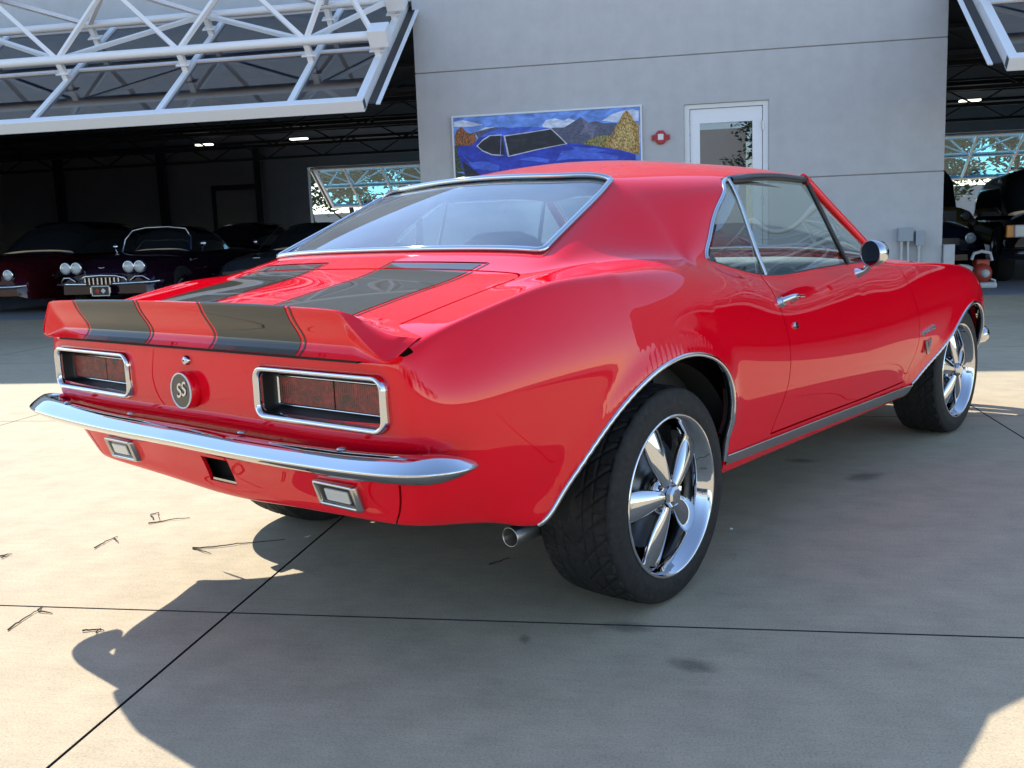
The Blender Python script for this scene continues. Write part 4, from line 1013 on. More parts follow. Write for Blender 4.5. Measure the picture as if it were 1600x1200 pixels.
# ------------------------------------------------------------------ tilt-up hangar doors with white trusses
def hangar_door(s0, s1, label, inside=False):
    T = bthing('hangar_door', label, 'hangar door', 'tilted hangar doors')
    def Q(s, t, h=0.):       # t metres up the leaf from the lower edge, h off the outer face
        c, sn = math.cos(R(36.05)), math.sin(R(36.05))
        y = -(2.0-t*c+h*sn); z = 2.5+t*sn+h*c
        return Vector((s, y, z)) if not inside else Vector((s, DEP+.3-y, z))
    LEN = 2.52; c, sn = math.cos(R(36.05)), math.sin(R(36.05)); up = Vector((0, -sn, c)) if not inside else Vector((0, sn, c))
    wd = Vector((1, 0, 0))
    def bar(name, a, b, w, h, mt='white_paint', upv=up, bev=.006):
        m = MB(); m.bar(a, b, w, h, upv); o = m.build(name, mt, T)
        if bev: bevel(o, bev)
        return o
    def tb(name, a, b, r, n=12):
        m = MB(); m.tube([a, b], r, n); return m.build(name, 'white_paint', T)
    bar('bottom_beam', Q(s0, .05), Q(s1, .05), .10, .14)
    e = MB()
    for s_ in (s0, s1): e.box(Q(s_, .05)+Vector((.0015 if s_ == s1 else -.0015, 0, 0)), (.003, .078, .105), Matrix.Rotation(R(36) * (-1 if inside else 1), 3, 'X'))
    e.build('beam_end', 'steel_dark', T)
    bar('mid_rail', Q(s0, 1.32), Q(s1, 1.32), .06, .08); bar('top_rail', Q(s0, LEN), Q(s1, LEN), .08, .12)
    for s_, k in ((s0+.045, 1), (s1-.045, -1)):
        bar('side_beam', Q(s_, .10), Q(s_, LEN), .09, .13); bar('edge_strip', Q(s_-k*.17, .12, -.05), Q(s_-k*.17, LEN, -.05), .05, .02); bar('edge_seal', Q(s_-k*.10, .12, -.045), Q(s_-k*.10, LEN, -.045), .09, .015, 'black_trim')
    xs_ = [s1-.045, s1-.22-.0] ; st_ = [s for s in np.arange(s1-.87, s0+.8, -1.59)]
    for s_ in st_: bar('mullion', Q(s_, .10), Q(s_, LEN), .075, .10)
    edges = [s0+.09]+st_[::-1]+[s1-.09]
    for a, b in zip(edges[:-1], edges[1:]):
        for t0, t1 in ((.10, 1.29), (1.35, LEN-.04)):
            bar('pane', Q((a+b)/2, t0, .01), Q((a+b)/2, t1, .01), (b-a)-.03, .012, 'far_glass' if inside else 'door_glass', bev=None)
    tl, tu, h = 1.06, 2.0, .30
    a0, a1 = s0+.12, s1-.02
    tb('truss_chord', Q(a0, tl, h), Q(a1, tl, h), .055); tb('truss_chord', Q(a0, tu, h), Q(a1, tu, h), .050); tb('truss_chord', Q(a0, 1.45, .98), Q(a1, 1.45, .98), .055)
    for s_ in st_+[s1-.045]:
        for t in (tl, tu):
            bar('strut', Q(s_, t, .04), Q(s_, t, h-.03), .07, .07, upv=(0, 1, 0)); bar('strut_plate', Q(s_-.09, t, .13), Q(s_+.09, t, .13), .10, .018)
    bar('end_plate', Q(s1+.02, tl-.11, h), Q(s1+.02, tl+.11, h), .22, .20); bar('end_plate', Q(s1+.02, tu-.11, h), Q(s1+.02, tu+.11, h), .22, .20)
    sq = sorted(st_+[s1-.045, s0+.1])
    for i, (a, b) in enumerate(zip(sq[:-1], sq[1:])):
        mm = (a+b)/2
        for p, q in ((Q(a, tl, h), Q(mm, 1.45, .98)), (Q(b, tl, h), Q(mm, 1.45, .98)), (Q(a, tu, h), Q(mm, 1.45, .98)), (Q(b, tu, h), Q(mm, 1.45, .98))): bar('brace', p, q, .05, .05, upv=(0, .3, 1), bev=None)
        bar('brace', Q(a, tl if i % 2 else tu, h), Q(b, tu if i % 2 else tl, h), .05, .05, bev=None)
    return T
hangar_door(-14.2, S_L-.06, 'white trussed tilt-up glass hangar door raised beside the wall with the painting')
hangar_door(S_R+.07, 15.5, 'white trussed tilt-up glass hangar door raised beyond the electrical boxes')
hangar_door(-14.1, -2.4, 'small far tilt-up glass hangar door at the back of the dark hall with parked cars', True)
hangar_door(4.1, 15.4, 'small far tilt-up glass hangar door behind the yellow off-roader', True)

# ------------------------------------------------------------------ painting on the wall
for nm, c in dict(p_sky=(.14, .28, .70), p_sky2=(.30, .45, .80), p_cloud=(.60, .66, .80), p_mtn=(.085, .095, .15), p_mtn2=(.15, .155, .23), p_meadow=(.30, .26, .07), p_treeo=(.36, .13, .04), p_treeg=(.50, .30, .07), p_treed=(.62, .42, .14), p_grass=(.06, .09, .05), p_blue=(.02, .045, .42), p_blue2=(.06, .13, .62), p_dark=(.012, .014, .02), p_white=(.55, .57, .62)).items():
    m_ = mat(nm, c, .5); n, l, b = nodes(m_); tree_ = nm.startswith('p_tree') or nm in ('p_meadow', 'p_grass')
    if tree_:
        vo = n.new('ShaderNodeTexVoronoi'); vo.inputs['Scale'].default_value = 55; l.new(objcoord(n, l, (1, 1, .7)), vo.inputs['Vector']); fac = vo.outputs['Distance']
        r = ramp(n, [(.0, tuple(min(1, q*1.7) for q in c)), (.35, c), (.75, tuple(q*.35 for q in c))])
    else:
        fac = noise(n, l, 7 if nm not in ('p_mtn', 'p_mtn2') else 22, 6, .6, objcoord(n, l, (1, 1, 2.2)), .4).outputs['Fac']
        r = ramp(n, [(.32, tuple(q*.62 for q in c)), (.5, c), (.7, tuple(min(1, q*1.45+.012) for q in c))])
    l.new(fac, r.inputs[0]); l.new(r.outputs[0], b.inputs['Base Color'])
PIC = bthing('painting', 'framed landscape painting of a blue car before mountains and golden trees, hung on grey wall', 'painting')
PX0, PX1, PZ0, PZ1 = -2.075, .285, 1.50, 2.552
bpart('canvas', [(PX0, PX1, -.045, -.008, PZ0, PZ1)], 'p_sky', PIC)
for bx in ((PX0-.02, PX1+.02, -.055, -.006, PZ1, PZ1+.022), (PX0-.02, PX1+.02, -.055, -.006, PZ0-.022, PZ0), (PX0-.02, PX0, -.055, -.006, PZ0, PZ1), (PX1, PX1+.02, -.055, -.006, PZ0, PZ1)): bpart('frame_bar', [bx], 'white_plain', PIC)
PP = [
 ('p_sky2', [(-2.07, 2.33), (.28, 2.33), (.28, 2.1), (-2.07, 2.1)]),
 ('p_cloud', [(-2.063, 2.503), (-1.943, 2.515), (-1.806, 2.477), (-1.689, 2.444), (-1.868, 2.43), (-2.066, 2.441)]),
 ('p_cloud', [(-0.94, 2.396), (-0.88, 2.458), (-0.773, 2.47), (-0.659, 2.436), (-0.601, 2.464), (-0.516, 2.428), (-0.508, 2.381), (-0.758, 2.343), (-0.921, 2.371)]),
 ('p_cloud', [(-0.185, 2.409), (-0.07, 2.476), (0.062, 2.514), (0.194, 2.524), (0.268, 2.502), (0.265, 2.383), (-0.016, 2.381)]),
 ('p_cloud', [(-1.771, 2.368), (-1.671, 2.409), (-1.533, 2.411), (-1.673, 2.357)]),
 ('p_mtn', [(-1.801, 2.36), (-1.553, 2.407), (-1.377, 2.393), (-1.303, 2.295), (-1.737, 2.243)]),
 ('p_mtn', [(-0.874, 2.337), (-0.796, 2.36), (-0.662, 2.353), (-0.565, 2.403), (-0.448, 2.47), (-0.355, 2.395), (-0.26, 2.408), (-0.166, 2.377), (-0.006, 2.371), (0.015, 2.075), (-0.843, 2.121)]),
 ('p_mtn2', [(-0.449, 2.466), (-0.404, 2.357), (-0.474, 2.25), (-0.377, 2.281), (-0.304, 2.166), (-0.262, 2.349), (-0.355, 2.395)]),
 ('p_meadow', [(-0.429, 2.145), (-0.303, 2.218), (-0.113, 2.234), (0.017, 2.149), (-0.004, 2.067), (-0.382, 2.106)]),
 ('p_treeo', [(-2.058, 2.194), (-2.068, 2.318), (-2.028, 2.401), (-1.97, 2.439), (-1.92, 2.376), (-1.862, 2.345), (-1.807, 2.361), (-1.78, 2.274), (-1.819, 2.191)]),
 ('p_grass', [(-2.073, 2.205), (-1.938, 2.197), (-1.873, 1.87), (-2.073, 1.88)]),
 ('p_treeg', [(-0.183, 2.095), (-0.133, 2.185), (-0.076, 2.224), (-0.026, 2.317), (0.032, 2.397), (0.071, 2.477), (0.122, 2.519), (0.173, 2.452), (0.209, 2.377), (0.265, 2.347), (0.267, 1.97), (0.071, 2.035)]),
 ('p_treed', [(-0.097, 2.1), (-0.038, 2.226), (0.049, 2.331), (0.121, 2.455), (0.189, 2.269), (0.222, 2.083), (0.109, 2.052)]),
 ('p_grass', [(-2.073, 1.88), (-1.6, 1.75), (.28, 1.75), (.28, 1.51), (-2.073, 1.51)]),
 ('p_blue', [(-2.038, 2.193), (-1.838, 2.202), (-1.755, 2.282), (-1.644, 2.351), (-1.495, 2.388), (-1.26, 2.386), (-0.988, 2.379), (-0.835, 2.353), (-0.741, 2.264), (-0.63, 2.156), (-0.458, 2.141), (-0.268, 2.105), (-0.004, 2.049), (0.22, 1.982), (0.218, 1.88), (0.079, 1.6), (-1.886, 1.6), (-1.98, 1.933), (-2.032, 2.107)]),
 ('p_blue2', [(-1.735, 2.291), (-1.634, 2.347), (-1.485, 2.386), (-0.989, 2.377), (-0.839, 2.353), (-1.068, 2.329), (-1.43, 2.298), (-1.596, 2.307)]),
 ('p_white', [(-1.787, 2.186), (-1.703, 2.262), (-1.609, 2.312), (-1.452, 2.312), (-1.455, 2.296), (-1.408, 2.298), (-1.105, 2.324), (-0.822, 2.352), (-0.72, 2.252), (-0.622, 2.152), (-0.998, 2.098), (-1.376, 2.032), (-1.40, 2.053), (-1.49, 2.052), (-1.59, 2.063), (-1.713, 2.118)]),
 ('p_dark', [(-1.77, 2.188), (-1.697, 2.251), (-1.606, 2.3), (-1.465, 2.3), (-1.484, 2.064), (-1.587, 2.075), (-1.703, 2.128)]),
 ('p_blue', [(-1.462, 2.30), (-1.43, 2.29), (-1.39, 2.045), (-1.48, 2.06)]),
 ('p_dark', [(-1.448, 2.284), (-1.421, 2.066), (-1.477, 2.063)]),
 ('p_dark', [(-1.411, 2.286), (-1.107, 2.312), (-0.826, 2.34), (-0.732, 2.249), (-0.645, 2.157), (-0.998, 2.11), (-1.367, 2.045)]),
 ('p_blue2', [(-0.7, 2.066), (-0.459, 2.082), (-0.289, 2.036), (0.013, 1.974), (-0.007, 1.928), (-0.578, 1.967), (-0.771, 1.948)]),
 ('p_blue2', [(-1.079, 2.02), (-0.847, 1.971), (-0.887, 1.935), (-1.236, 1.991)]),
 ('p_blue2', [(-1.983, 2.086), (-1.848, 1.984), (-1.689, 1.995), (-1.494, 1.928), (-1.517, 1.853), (-1.832, 1.907)]),
 ('p_dark', [(-1.977, 2.009), (-1.852, 1.908), (-1.756, 1.827), (-1.806, 1.65), (-1.922, 1.681)]),
 ('p_blue2', [(-0.573, 2.116), (-0.269, 2.081), (-0.137, 2.043), (-0.27, 2.031), (-0.517, 2.07)])]
m = MB(); m.smooth = False; pm = []
for i, (mt, pts) in enumerate(PP):
    if mt not in pm: pm.append(mt)
    m.cur = pm.index(mt); m.add([(x, -.0455-.0003*i, z) for x, z in pts], [tuple(range(len(pts)))])
pc = m.build('painted_picture', pm, PIC)

# fire alarm, electrical boxes
FA = bthing('fire_alarm', 'small red fire alarm sounder on grey wall between painting and door', 'fire alarm')
m = MB(); m.prism([(.53+.088*math.cos(R(a))*.9, -.045, 2.17+.088*math.sin(R(a))) for a in (22, 68, 112, 158, 202, 248, 292, 338)], (0, .042, 0)); bevel(fixn(m.build('sounder_body', 'fire_red', FA)), .008)
bpart('side_lug', [(.42, .455, -.03, -.004, 2.14, 2.20)], 'fire_red', FA); bpart('side_lug', [(.605, .64, -.03, -.004, 2.14, 2.20)], 'fire_red', FA)
bpart('strobe_lens', [(.495, .565, -.062, -.046, 2.135, 2.21)], 'clear_lens', FA, .006)
for s_, z0, z1, w, nm, lb in ((3.405, .80, .955, .16, 2, 'larger grey electrical box with two conduits low on grey wall'), (3.565, .745, .915, .085, 1, 'narrow grey electrical box with one conduit at the wall end')):
    EB = bthing('electrical_box', lb, 'electrical box')
    bpart('box_body', [(s_-w/2, s_+w/2, -.10, -.003, z0, z1)], 'grey_box', EB, .01); bpart('box_cover', [(s_-w/2-.004, s_+w/2+.004, -.108, -.1005, z0-.004, z1+.004)], 'grey_box', EB, .003)
    for k in range(nm):
        m = MB(); x = s_+((k-.5)*.075 if nm == 2 else 0); m.tube([(x, -.05, z0), (x, -.05, 0.0)], .017, 10); m.build('conduit', 'conduit', EB)
        m = MB(); m.tube([(x, -.05, z0-.03), (x, -.05, z0-.001)], .024, 10); m.build('conduit_coupling', 'conduit', EB)
# ------------------------------------------------------------------ cars parked inside the hangar (seen only as dark shapes with bright trim)
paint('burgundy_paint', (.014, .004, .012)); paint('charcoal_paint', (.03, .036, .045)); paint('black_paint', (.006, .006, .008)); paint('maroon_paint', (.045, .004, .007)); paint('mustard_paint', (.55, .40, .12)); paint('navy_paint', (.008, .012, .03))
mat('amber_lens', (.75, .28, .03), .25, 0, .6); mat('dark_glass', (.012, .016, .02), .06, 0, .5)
def bw_mesh(r, w):
    t = MB(); t.lathe([(r*.62, -w/2+.01), (r*.9, -w/2), (r, -w/2+.03), (r, w/2-.03), (r*.9, w/2), (r*.62, w/2-.01)], 32, 'y'); h = MB(); h.lathe([(0, -w/2-.012), (r*.2, -w/2-.01), (r*.35, -w/2+.004), (r*.55, -w/2-.004), (r*.63, -w/2+.006)], 24, 'y'); return t.mesh('tyre', 'rubber'), h.mesh('hub_cap', 'chrome_worn')
BWM = bw_mesh(.33, .2); BWT = bw_mesh(.39, .24)
def section(w, z0, z1, crown, p=3.0, n=14):
    """half-rounded section from bottom left over the top to bottom right"""
    out = []
    for k in range(n+1):
        a = math.pi*k/n; c, s = math.cos(a), math.sin(a)
        out.append((w*math.copysign(abs(c)**(2/p), c), z0+(z1-z0)*abs(s)**(2/p)+crown*max(0, s)**6))
    return out
def bg_car(name, label, s_, d_, rot, body, cabin, pnt, wheels, front, W=.88, top_paint=None, big=False):
    """body: stations (x from the nose, half width, z bottom, z top); cabin: (x, half width, z base, z roof) or None"""
    T = bthing(name, label, 'car', 'classic cars parked inside the hangar')
    T.location = tuple(np.array(BF)+D_W*s_+N_W*d_+np.array([0, 0, FLOOR_Z])); T.rotation_euler = (0, 0, ROT_W+rot)
    # local: x across, y back from the nose, z up
    B = np.array(body); xs = np.linspace(B[0, 0], B[-1, 0], 40); Q = spline(body, xs); m = MB()
    rows = [[(x, y, z) for x, z in section(w, z0, z1, .02, 3.6)] for y, (w, z0, z1) in zip(xs, Q)]
    m.grid(rows); m.add(rows[0], [tuple(range(len(rows[0])))]); m.add(rows[-1], [tuple(range(len(rows[-1])))]); fixn(m.build('car_body', pnt, T))
    if cabin:
        Cc = np.array(cabin); ys = np.linspace(Cc[0, 0], Cc[-1, 0], 18); Q2 = spline(cabin, ys)
        m = MB(); rows = [[(x, y, z) for x, z in section(w, z0, z1, .015, 3.2)] for y, (w, z0, z1) in zip(ys, Q2)]; m.grid(rows); m.add(rows[0], [tuple(range(len(rows[0])))]); m.add(rows[-1], [tuple(range(len(rows[-1])))])
        fixn(m.build('cabin_glass', 'dark_glass', T))
        m = MB(); i0, i1 = 5, 13; rows2 = [[(x*.96, y, z1+.004-.10*(abs(x)/w)**4*1.0+.015) for x in np.linspace(-w*.93, w*.93, 11)] for y, (w, z0, z1) in zip(ys[i0:i1], Q2[i0:i1])]; m.grid(rows2); fixn(m.build('roof', top_paint or pnt, T))
    for y in wheels:
        for sd in (-1, 1):
            e = bpy.data.objects.new('wheel', None); COL.objects.link(e); e.parent = T; r_ = .39 if big else .33; e.location = (sd*(W-.09), y, r_); e.rotation_euler = (0, 0, R(90) if sd > 0 else R(-90))
            t, h = BWT if big else BWM; link('tyre', t, e); link('hub_cap', h, e)
    front(T); return T
def lampm(T, x, y, z, r, nm='headlamp', mt='clear_lens'):
    m = MB(); m.lathe([(0, -.03), (r*.6, -.024), (r*.92, -.006), (r*.95, .02)], 20, 'y', (x, y, z)); m.build(nm, mt, T); m = MB(); m.lathe([(r*.9, -.012), (r*1.06, -.012), (r*1.12, .01), (r*1.1, .05)], 20, 'y', (x, y, z)); fixn(m.build('lamp_ring', 'chrome', T))
def tubep(T, nm, pts, r, mt='chrome', n=8): m = MB(); m.tube(pts, r, n); return m.build(nm, mt, T)
def front_roadster(T):
    for x in (-.62, -.44, .44, .62): lampm(T, x, -.01, .69, .085)
    pts = [(-.38, .02, .47), (-.36, -.03, .53), (-.25, -.06, .565), (0, -.07, .575), (.25, -.06, .565), (.36, -.03, .53), (.38, .02, .47)]
    tubep(T, 'grille_arch', pts, .022)
    for k in range(9): tubep(T, 'grille_tooth', [(-.28+.07*k, -.05, .54), (-.28+.07*k, -.05, .44)], .014, 'chrome_worn', 6)
    m = MB(); m.box((0, .0, .49), (.74, .06, .12)); m.build('grille_back', 'black_trim', T)
    for sd in (-1, 1):
        tubep(T, 'bumper', [(sd*.22, -.09, .45), (sd*.5, -.07, .455), (sd*.78, 0, .46), (sd*.86, .18, .47)], .025); tubep(T, 'turn_lamp_surround', [(sd*.46, -.02, .49), (sd*.55, -.03, .55), (sd*.66, -.01, .55), (sd*.74, .03, .49)], .014)
        tubep(T, 'bumper_guard', [(sd*.16, -.10, .40), (sd*.16, -.10, .32)], .016)
    m = MB(); m.box((0, -.10, .35), (.30, .008, .15)); PL = m.build('number_plate', 'white_plain', T); m = MB(); m.box((0, -.105, .35), (.27, .004, .125)); m.build('plate_field', 'black_paint', PL)
    for sd, mt in ((-1, 'fire_red'), (1, 'white_plain')):
        m = MB(); m.prism([(sd*.05, -.108, .39), (sd*.09, -.108, .35), (sd*.05, -.108, .31), (sd*.01, -.108, .35)], (0, .003, 0)); m.build('plate_flag', mt, PL)
    tubep(T, 'nose_emblem', [(-.05, -.02, .69), (0, -.025, .68), (.05, -.02, .69)], .008)
    ws = [(-.62, 1.42, .90), (-.60, 1.50, 1.10), (-.48, 1.56, 1.24), (-.2, 1.50, 1.275), (.2, 1.50, 1.275), (.48, 1.56, 1.24), (.60, 1.50, 1.10), (.62, 1.42, .90)]
    tubep(T, 'windscreen_frame', ws, .016)
    for sd in (-1, 1):
        m = MB(); m.lathe([(0, -.02), (.05, -.015), (.058, .01), (.03, .05)], 16, 'y', (sd*.80, 1.5, .99)); m.build('wing_mirror', 'chrome', T); tubep(T, 'mirror_stem', [(sd*.80, 1.5, .95), (sd*.76, 1.52, .86)], .01)
def front_plain(T):
    for x in (-.62, .62): lampm(T, x, -.01, .62, .08)
    tubep(T, 'bumper', [(-.84, .15, .45), (-.7, -.04, .44), (0, -.10, .44), (.7, -.04, .44), (.84, .15, .45)], .03, 'chrome_worn')
    m = MB(); m.box((0, -.02, .58), (.9, .05, .10)); m.build('grille', 'black_trim', T)
def front_sport(T):
    m = MB(); m.box((0, -.03, .50), (1.1, .05, .08)); m.build('grille', 'black_trim', T)
    tubep(T, 'hood_emblem', [(-.06, .05, .735), (.06, .05, .735)], .01); tubep(T, 'bumper', [(-.82, .1, .50), (-.55, -.05, .47), (-.2, -.09, .46)], .022); tubep(T, 'bumper', [(.82, .1, .50), (.55, -.05, .47), (.2, -.09, .46)], .022)
    m = MB(); m.box((0, -.08, .41), (.30, .01, .15)); m.build('number_plate', 'white_plain', T)
    for sd in (-1, 1): m = MB(); m.lathe([(0, -.02), (.05, -.015), (.055, .02), (.03, .05)], 14, 'y', (sd*.78, 1.35, .98)); m.build('wing_mirror', 'chrome', T); tubep(T, 'windscreen_post', [(sd*.66, 1.25, .85), (sd*.52, 1.75, 1.23)], .012)
def front_truck(T):
    for sd in (-1, 1):
        m = MB(); m.box((sd*.70, -.01, .72), (.30, .06, .17)); bevel(m.build('headlamp', 'clear_lens', T), .02); m = MB(); m.box((sd*.88, .02, .72), (.13, .06, .17)); bevel(m.build('turn_lamp', 'amber_lens', T), .015)
    m = MB(); m.box((0, -.02, .72), (1.06, .06, .20)); m.build('grille', 'black_trim', T); tubep(T, 'bumper', [(-.95, .05, .42), (-.8, -.1, .42), (.8, -.1, .42), (.95, .05, .42)], .085, 'black_gloss')
def front_none(T):
    for x in (-.55, .55): lampm(T, x, -.01, .95, .09)
    m = MB(); m.box((0, -.01, .95), (.75, .04, .2)); m.build('grille', 'white_plain', T)
sport = [(0, .62, .30, .55), (.15, .80, .22, .72), (.7, .89, .20, .80), (1.5, .90, .20, .84), (2.4, .87, .20, .86), (3.4, .90, .20, .88), (4.2, .84, .25, .78), (4.5, .70, .32, .62)]
roadster = [(0, .70, .30, .58), (.10, .80, .26, .76), (.5, .88, .22, .84), (1.4, .90, .20, .90), (2.4, .88, .20, .90), (3.6, .88, .22, .88), (4.3, .80, .28, .72), (4.45, .70, .34, .60)]
sedan = [(0, .74, .30, .62), (.12, .88, .24, .78), (.8, .93, .22, .90), (1.6, .94, .20, .95), (3.4, .94, .20, .96), (4.6, .92, .24, .92), (4.95, .82, .34, .70)]
coupe_c = [(1.45, .60, .80, .86), (1.75, .64, .82, 1.16), (2.1, .62, .84, 1.25), (2.7, .58, .84, 1.22), (3.3, .48, .84, 1.02), (3.6, .40, .84, .88)]
sedan_c = [(1.5, .70, .90, .97), (1.95, .72, .90, 1.34), (2.4, .72, .90, 1.44), (3.3, .70, .90, 1.42), (3.8, .66, .90, 1.2), (4.2, .60, .90, .96)]
truck = [(0, .90, .50, .95), (.12, .98, .45, 1.08), (1.3, 1.0, .45, 1.16), (1.8, 1.0, .45, 1.18), (5.2, 1.0, .45, 1.18), (5.4, .98, .5, 1.1)]
suv = [(0, .84, .40, .72), (.12, .92, .36, .86), (1.1, .95, .36, .98), (1.6, .95, .36, 1.0), (4.6, .95, .36, 1.0), (4.9, .9, .4, .9)]
suv_c = [(1.1, .76, .93, 1.0), (1.6, .80, .93, 1.52), (2.0, .80, .93, 1.64), (4.2, .80, .93, 1.64), (4.6, .78, .93, 1.5), (4.75, .74, .93, 1.0)]
truck_c = [(1.25, .80, 1.1, 1.18), (1.75, .86, 1.1, 1.75), (2.1, .86, 1.1, 1.84), (3.4, .86, 1.1, 1.84), (3.7, .84, 1.1, 1.7), (3.8, .8, 1.1, 1.2)]
offr = [(0, .72, .6, 1.0), (.1, .78, .55, 1.12), (1.1, .80, .5, 1.16), (1.2, .82, .5, 1.18), (3.7, .82, .5, 1.18), (3.8, .8, .55, 1.1)]
offr_c = [(1.15, .76, 1.12, 1.2), (1.22, .78, 1.12, 1.86), (1.4, .78, 1.12, 1.98), (3.6, .78, 1.12, 1.98), (3.72, .78, 1.12, 1.9), (3.78, .76, 1.12, 1.2)]
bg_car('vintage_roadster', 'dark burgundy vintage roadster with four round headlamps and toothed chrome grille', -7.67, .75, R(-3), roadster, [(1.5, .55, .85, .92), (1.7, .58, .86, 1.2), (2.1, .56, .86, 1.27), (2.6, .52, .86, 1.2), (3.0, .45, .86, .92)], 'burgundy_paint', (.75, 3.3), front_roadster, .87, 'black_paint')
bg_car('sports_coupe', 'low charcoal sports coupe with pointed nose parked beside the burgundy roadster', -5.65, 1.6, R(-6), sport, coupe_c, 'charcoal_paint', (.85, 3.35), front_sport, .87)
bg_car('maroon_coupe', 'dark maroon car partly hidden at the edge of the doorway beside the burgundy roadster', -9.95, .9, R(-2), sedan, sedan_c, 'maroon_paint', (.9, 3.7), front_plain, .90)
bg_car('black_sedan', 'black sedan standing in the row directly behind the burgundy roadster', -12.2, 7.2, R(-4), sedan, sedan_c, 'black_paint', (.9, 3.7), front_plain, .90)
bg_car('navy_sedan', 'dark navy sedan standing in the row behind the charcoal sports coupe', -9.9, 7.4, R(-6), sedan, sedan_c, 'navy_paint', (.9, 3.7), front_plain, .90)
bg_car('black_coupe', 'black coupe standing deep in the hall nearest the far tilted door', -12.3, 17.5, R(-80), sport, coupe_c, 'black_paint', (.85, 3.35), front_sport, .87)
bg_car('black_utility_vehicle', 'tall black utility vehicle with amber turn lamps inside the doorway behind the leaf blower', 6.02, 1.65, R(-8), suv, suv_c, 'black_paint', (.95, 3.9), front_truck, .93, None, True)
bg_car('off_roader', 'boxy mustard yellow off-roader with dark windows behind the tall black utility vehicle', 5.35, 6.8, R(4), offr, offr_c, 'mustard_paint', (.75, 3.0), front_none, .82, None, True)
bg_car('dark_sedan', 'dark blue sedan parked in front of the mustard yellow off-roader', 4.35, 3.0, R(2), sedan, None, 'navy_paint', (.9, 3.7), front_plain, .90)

# leaf blower standing by the door edge
mat('blower_red', (.40, .05, .025), .4); mat('blower_grey', (.55, .56, .55), .5)
LB = thing('leaf_blower', 'red and white leaf blower on the floor before the tall black utility vehicle', 'leaf blower', tuple(np.array(BF)+D_W*4.62+N_W*1.2+np.array([0, 0, FLOOR_Z])), ROT_W+R(10))
m = MB(); m.lathe([(0, -.11), (.05, -.11), (.10, -.09), (.13, -.04), (.13, .05), (.09, .09), (0, .10)], 24, 'y', (0, 0, .20)); fixn(m.build('fan_housing', 'blower_red', LB))
m = MB(); m.lathe([(0, -.14), (.045, -.138), (.055, -.11)], 20, 'y', (.01, 0, .20)); m.build('starter_cover', 'blower_grey', LB)
m = MB(); m.box((.02, .05, .33), (.18, .14, .10)); bevel(m.build('engine_cover', 'blower_red', LB), .02)
m = MB(); m.tube([(-.13, 0, .38), (-.10, 0, .46), (.0, 0, .485), (.11, 0, .46), (.14, 0, .36)], .022, 10); m.build('handle', 'blower_grey', LB)
m = MB(); m.tube([(-.06, .03, .21), (-.18, .02, .27), (-.30, .0, .29)], [.055, .05, .045], 14); m.build('blower_tube', 'blower_grey', LB)
m = MB(); m.box((.06, .0, .045), (.24, .20, .08)); bevel(m.build('fuel_tank', 'blower_grey', LB), .025)
m = MB(); m.tube([(.13, 0, .12), (.19, 0, .10), (.17, 0, .01)], .016, 8); m.build('stand_leg', 'blower_grey', LB)
m = MB(); m.tube([(-.12, 0, .12), (-.15, 0, .05), (-.13, 0, .01)], .016, 8); m.build('stand_leg', 'blower_grey', LB)

# ------------------------------------------------------------------ twigs and scraps on the concrete
mat('twig', (.045, .035, .028), .9); mat('scrap_white', (.75, .74, .68), .8)
def twig(pts_list, label, r=.0026):
    m = MB()
    for pts in pts_list:
        P = []
        for i in range(len(pts)-1):
            for t in np.linspace(0, 1, 4, endpoint=False): q = Vector(pts[i])*(1-t)+Vector(pts[i+1])*t; P.append(q+Vector((rnd.uniform(-1, 1), rnd.uniform(-1, 1), rnd.uniform(0, 1)))*.0028)
        P.append(Vector(pts[-1])); m.tube(P, np.linspace(r, r*.45, len(P)), 6)
    tag(m.build('twig', 'twig'), label, 'twig', 'twigs fallen on the concrete')
twig([[(-0.447, 1.222, 0.003), (-0.38, 1.196, 0.003), (-0.309, 1.149, 0.003)], [(-0.402, 1.262, 0.003), (-0.374, 1.334, 0.003), (-0.345, 1.322, 0.003), (-0.397, 1.223, 0.003)]], 'short forked twig lying on sunlit concrete behind the bumper')
twig([[(-0.731, 1.1, 0.003), (-0.667, 1.137, 0.003), (-0.604, 1.166, 0.003)], [(-0.625, 1.156, 0.003), (-0.644, 1.088, 0.003)]], 'small straight twig lying on open sunlit concrete')
twig([[(-0.524, 0.785, 0.003), (-0.455, 0.718, 0.003), (-0.387, 0.68, 0.003), (-0.273, 0.587, 0.003)], [(-0.524, 0.785, 0.003), (-0.521, 0.678, 0.003)]], 'long thin twig reaching from sunlight into the wheel shadow')
twig([[(-0.971, 1.311, 0.003), (-0.951, 1.306, 0.003), (-0.936, 1.295, 0.003)], [(-0.977, 1.282, 0.003), (-0.949, 1.29, 0.003)]], 'tiny twig at the edge of the sunlit slab')
twig([[(-1.253, 0.574, 0.003), (-1.197, 0.616, 0.003), (-1.133, 0.653, 0.003)], [(-1.138, 0.643, 0.003), (-1.12, 0.59, 0.003)], [(-1.133, 0.653, 0.003), (-1.109, 0.681, 0.003)]], 'crooked twig lying across the slab joint')
twig([[(-1.135, 0.38, 0.003), (-1.104, 0.359, 0.003), (-1.095, 0.329, 0.003)], [(-1.116, 0.336, 0.003), (-1.091, 0.355, 0.003)]], 'curled twig with a dry bud beside the shadow edge')
twig([[(-0.061, -0.218, 0.003), (-0.024, -0.229, 0.003), (0.025, -0.234, 0.003)]], 'dark twig in the shade under the exhaust')
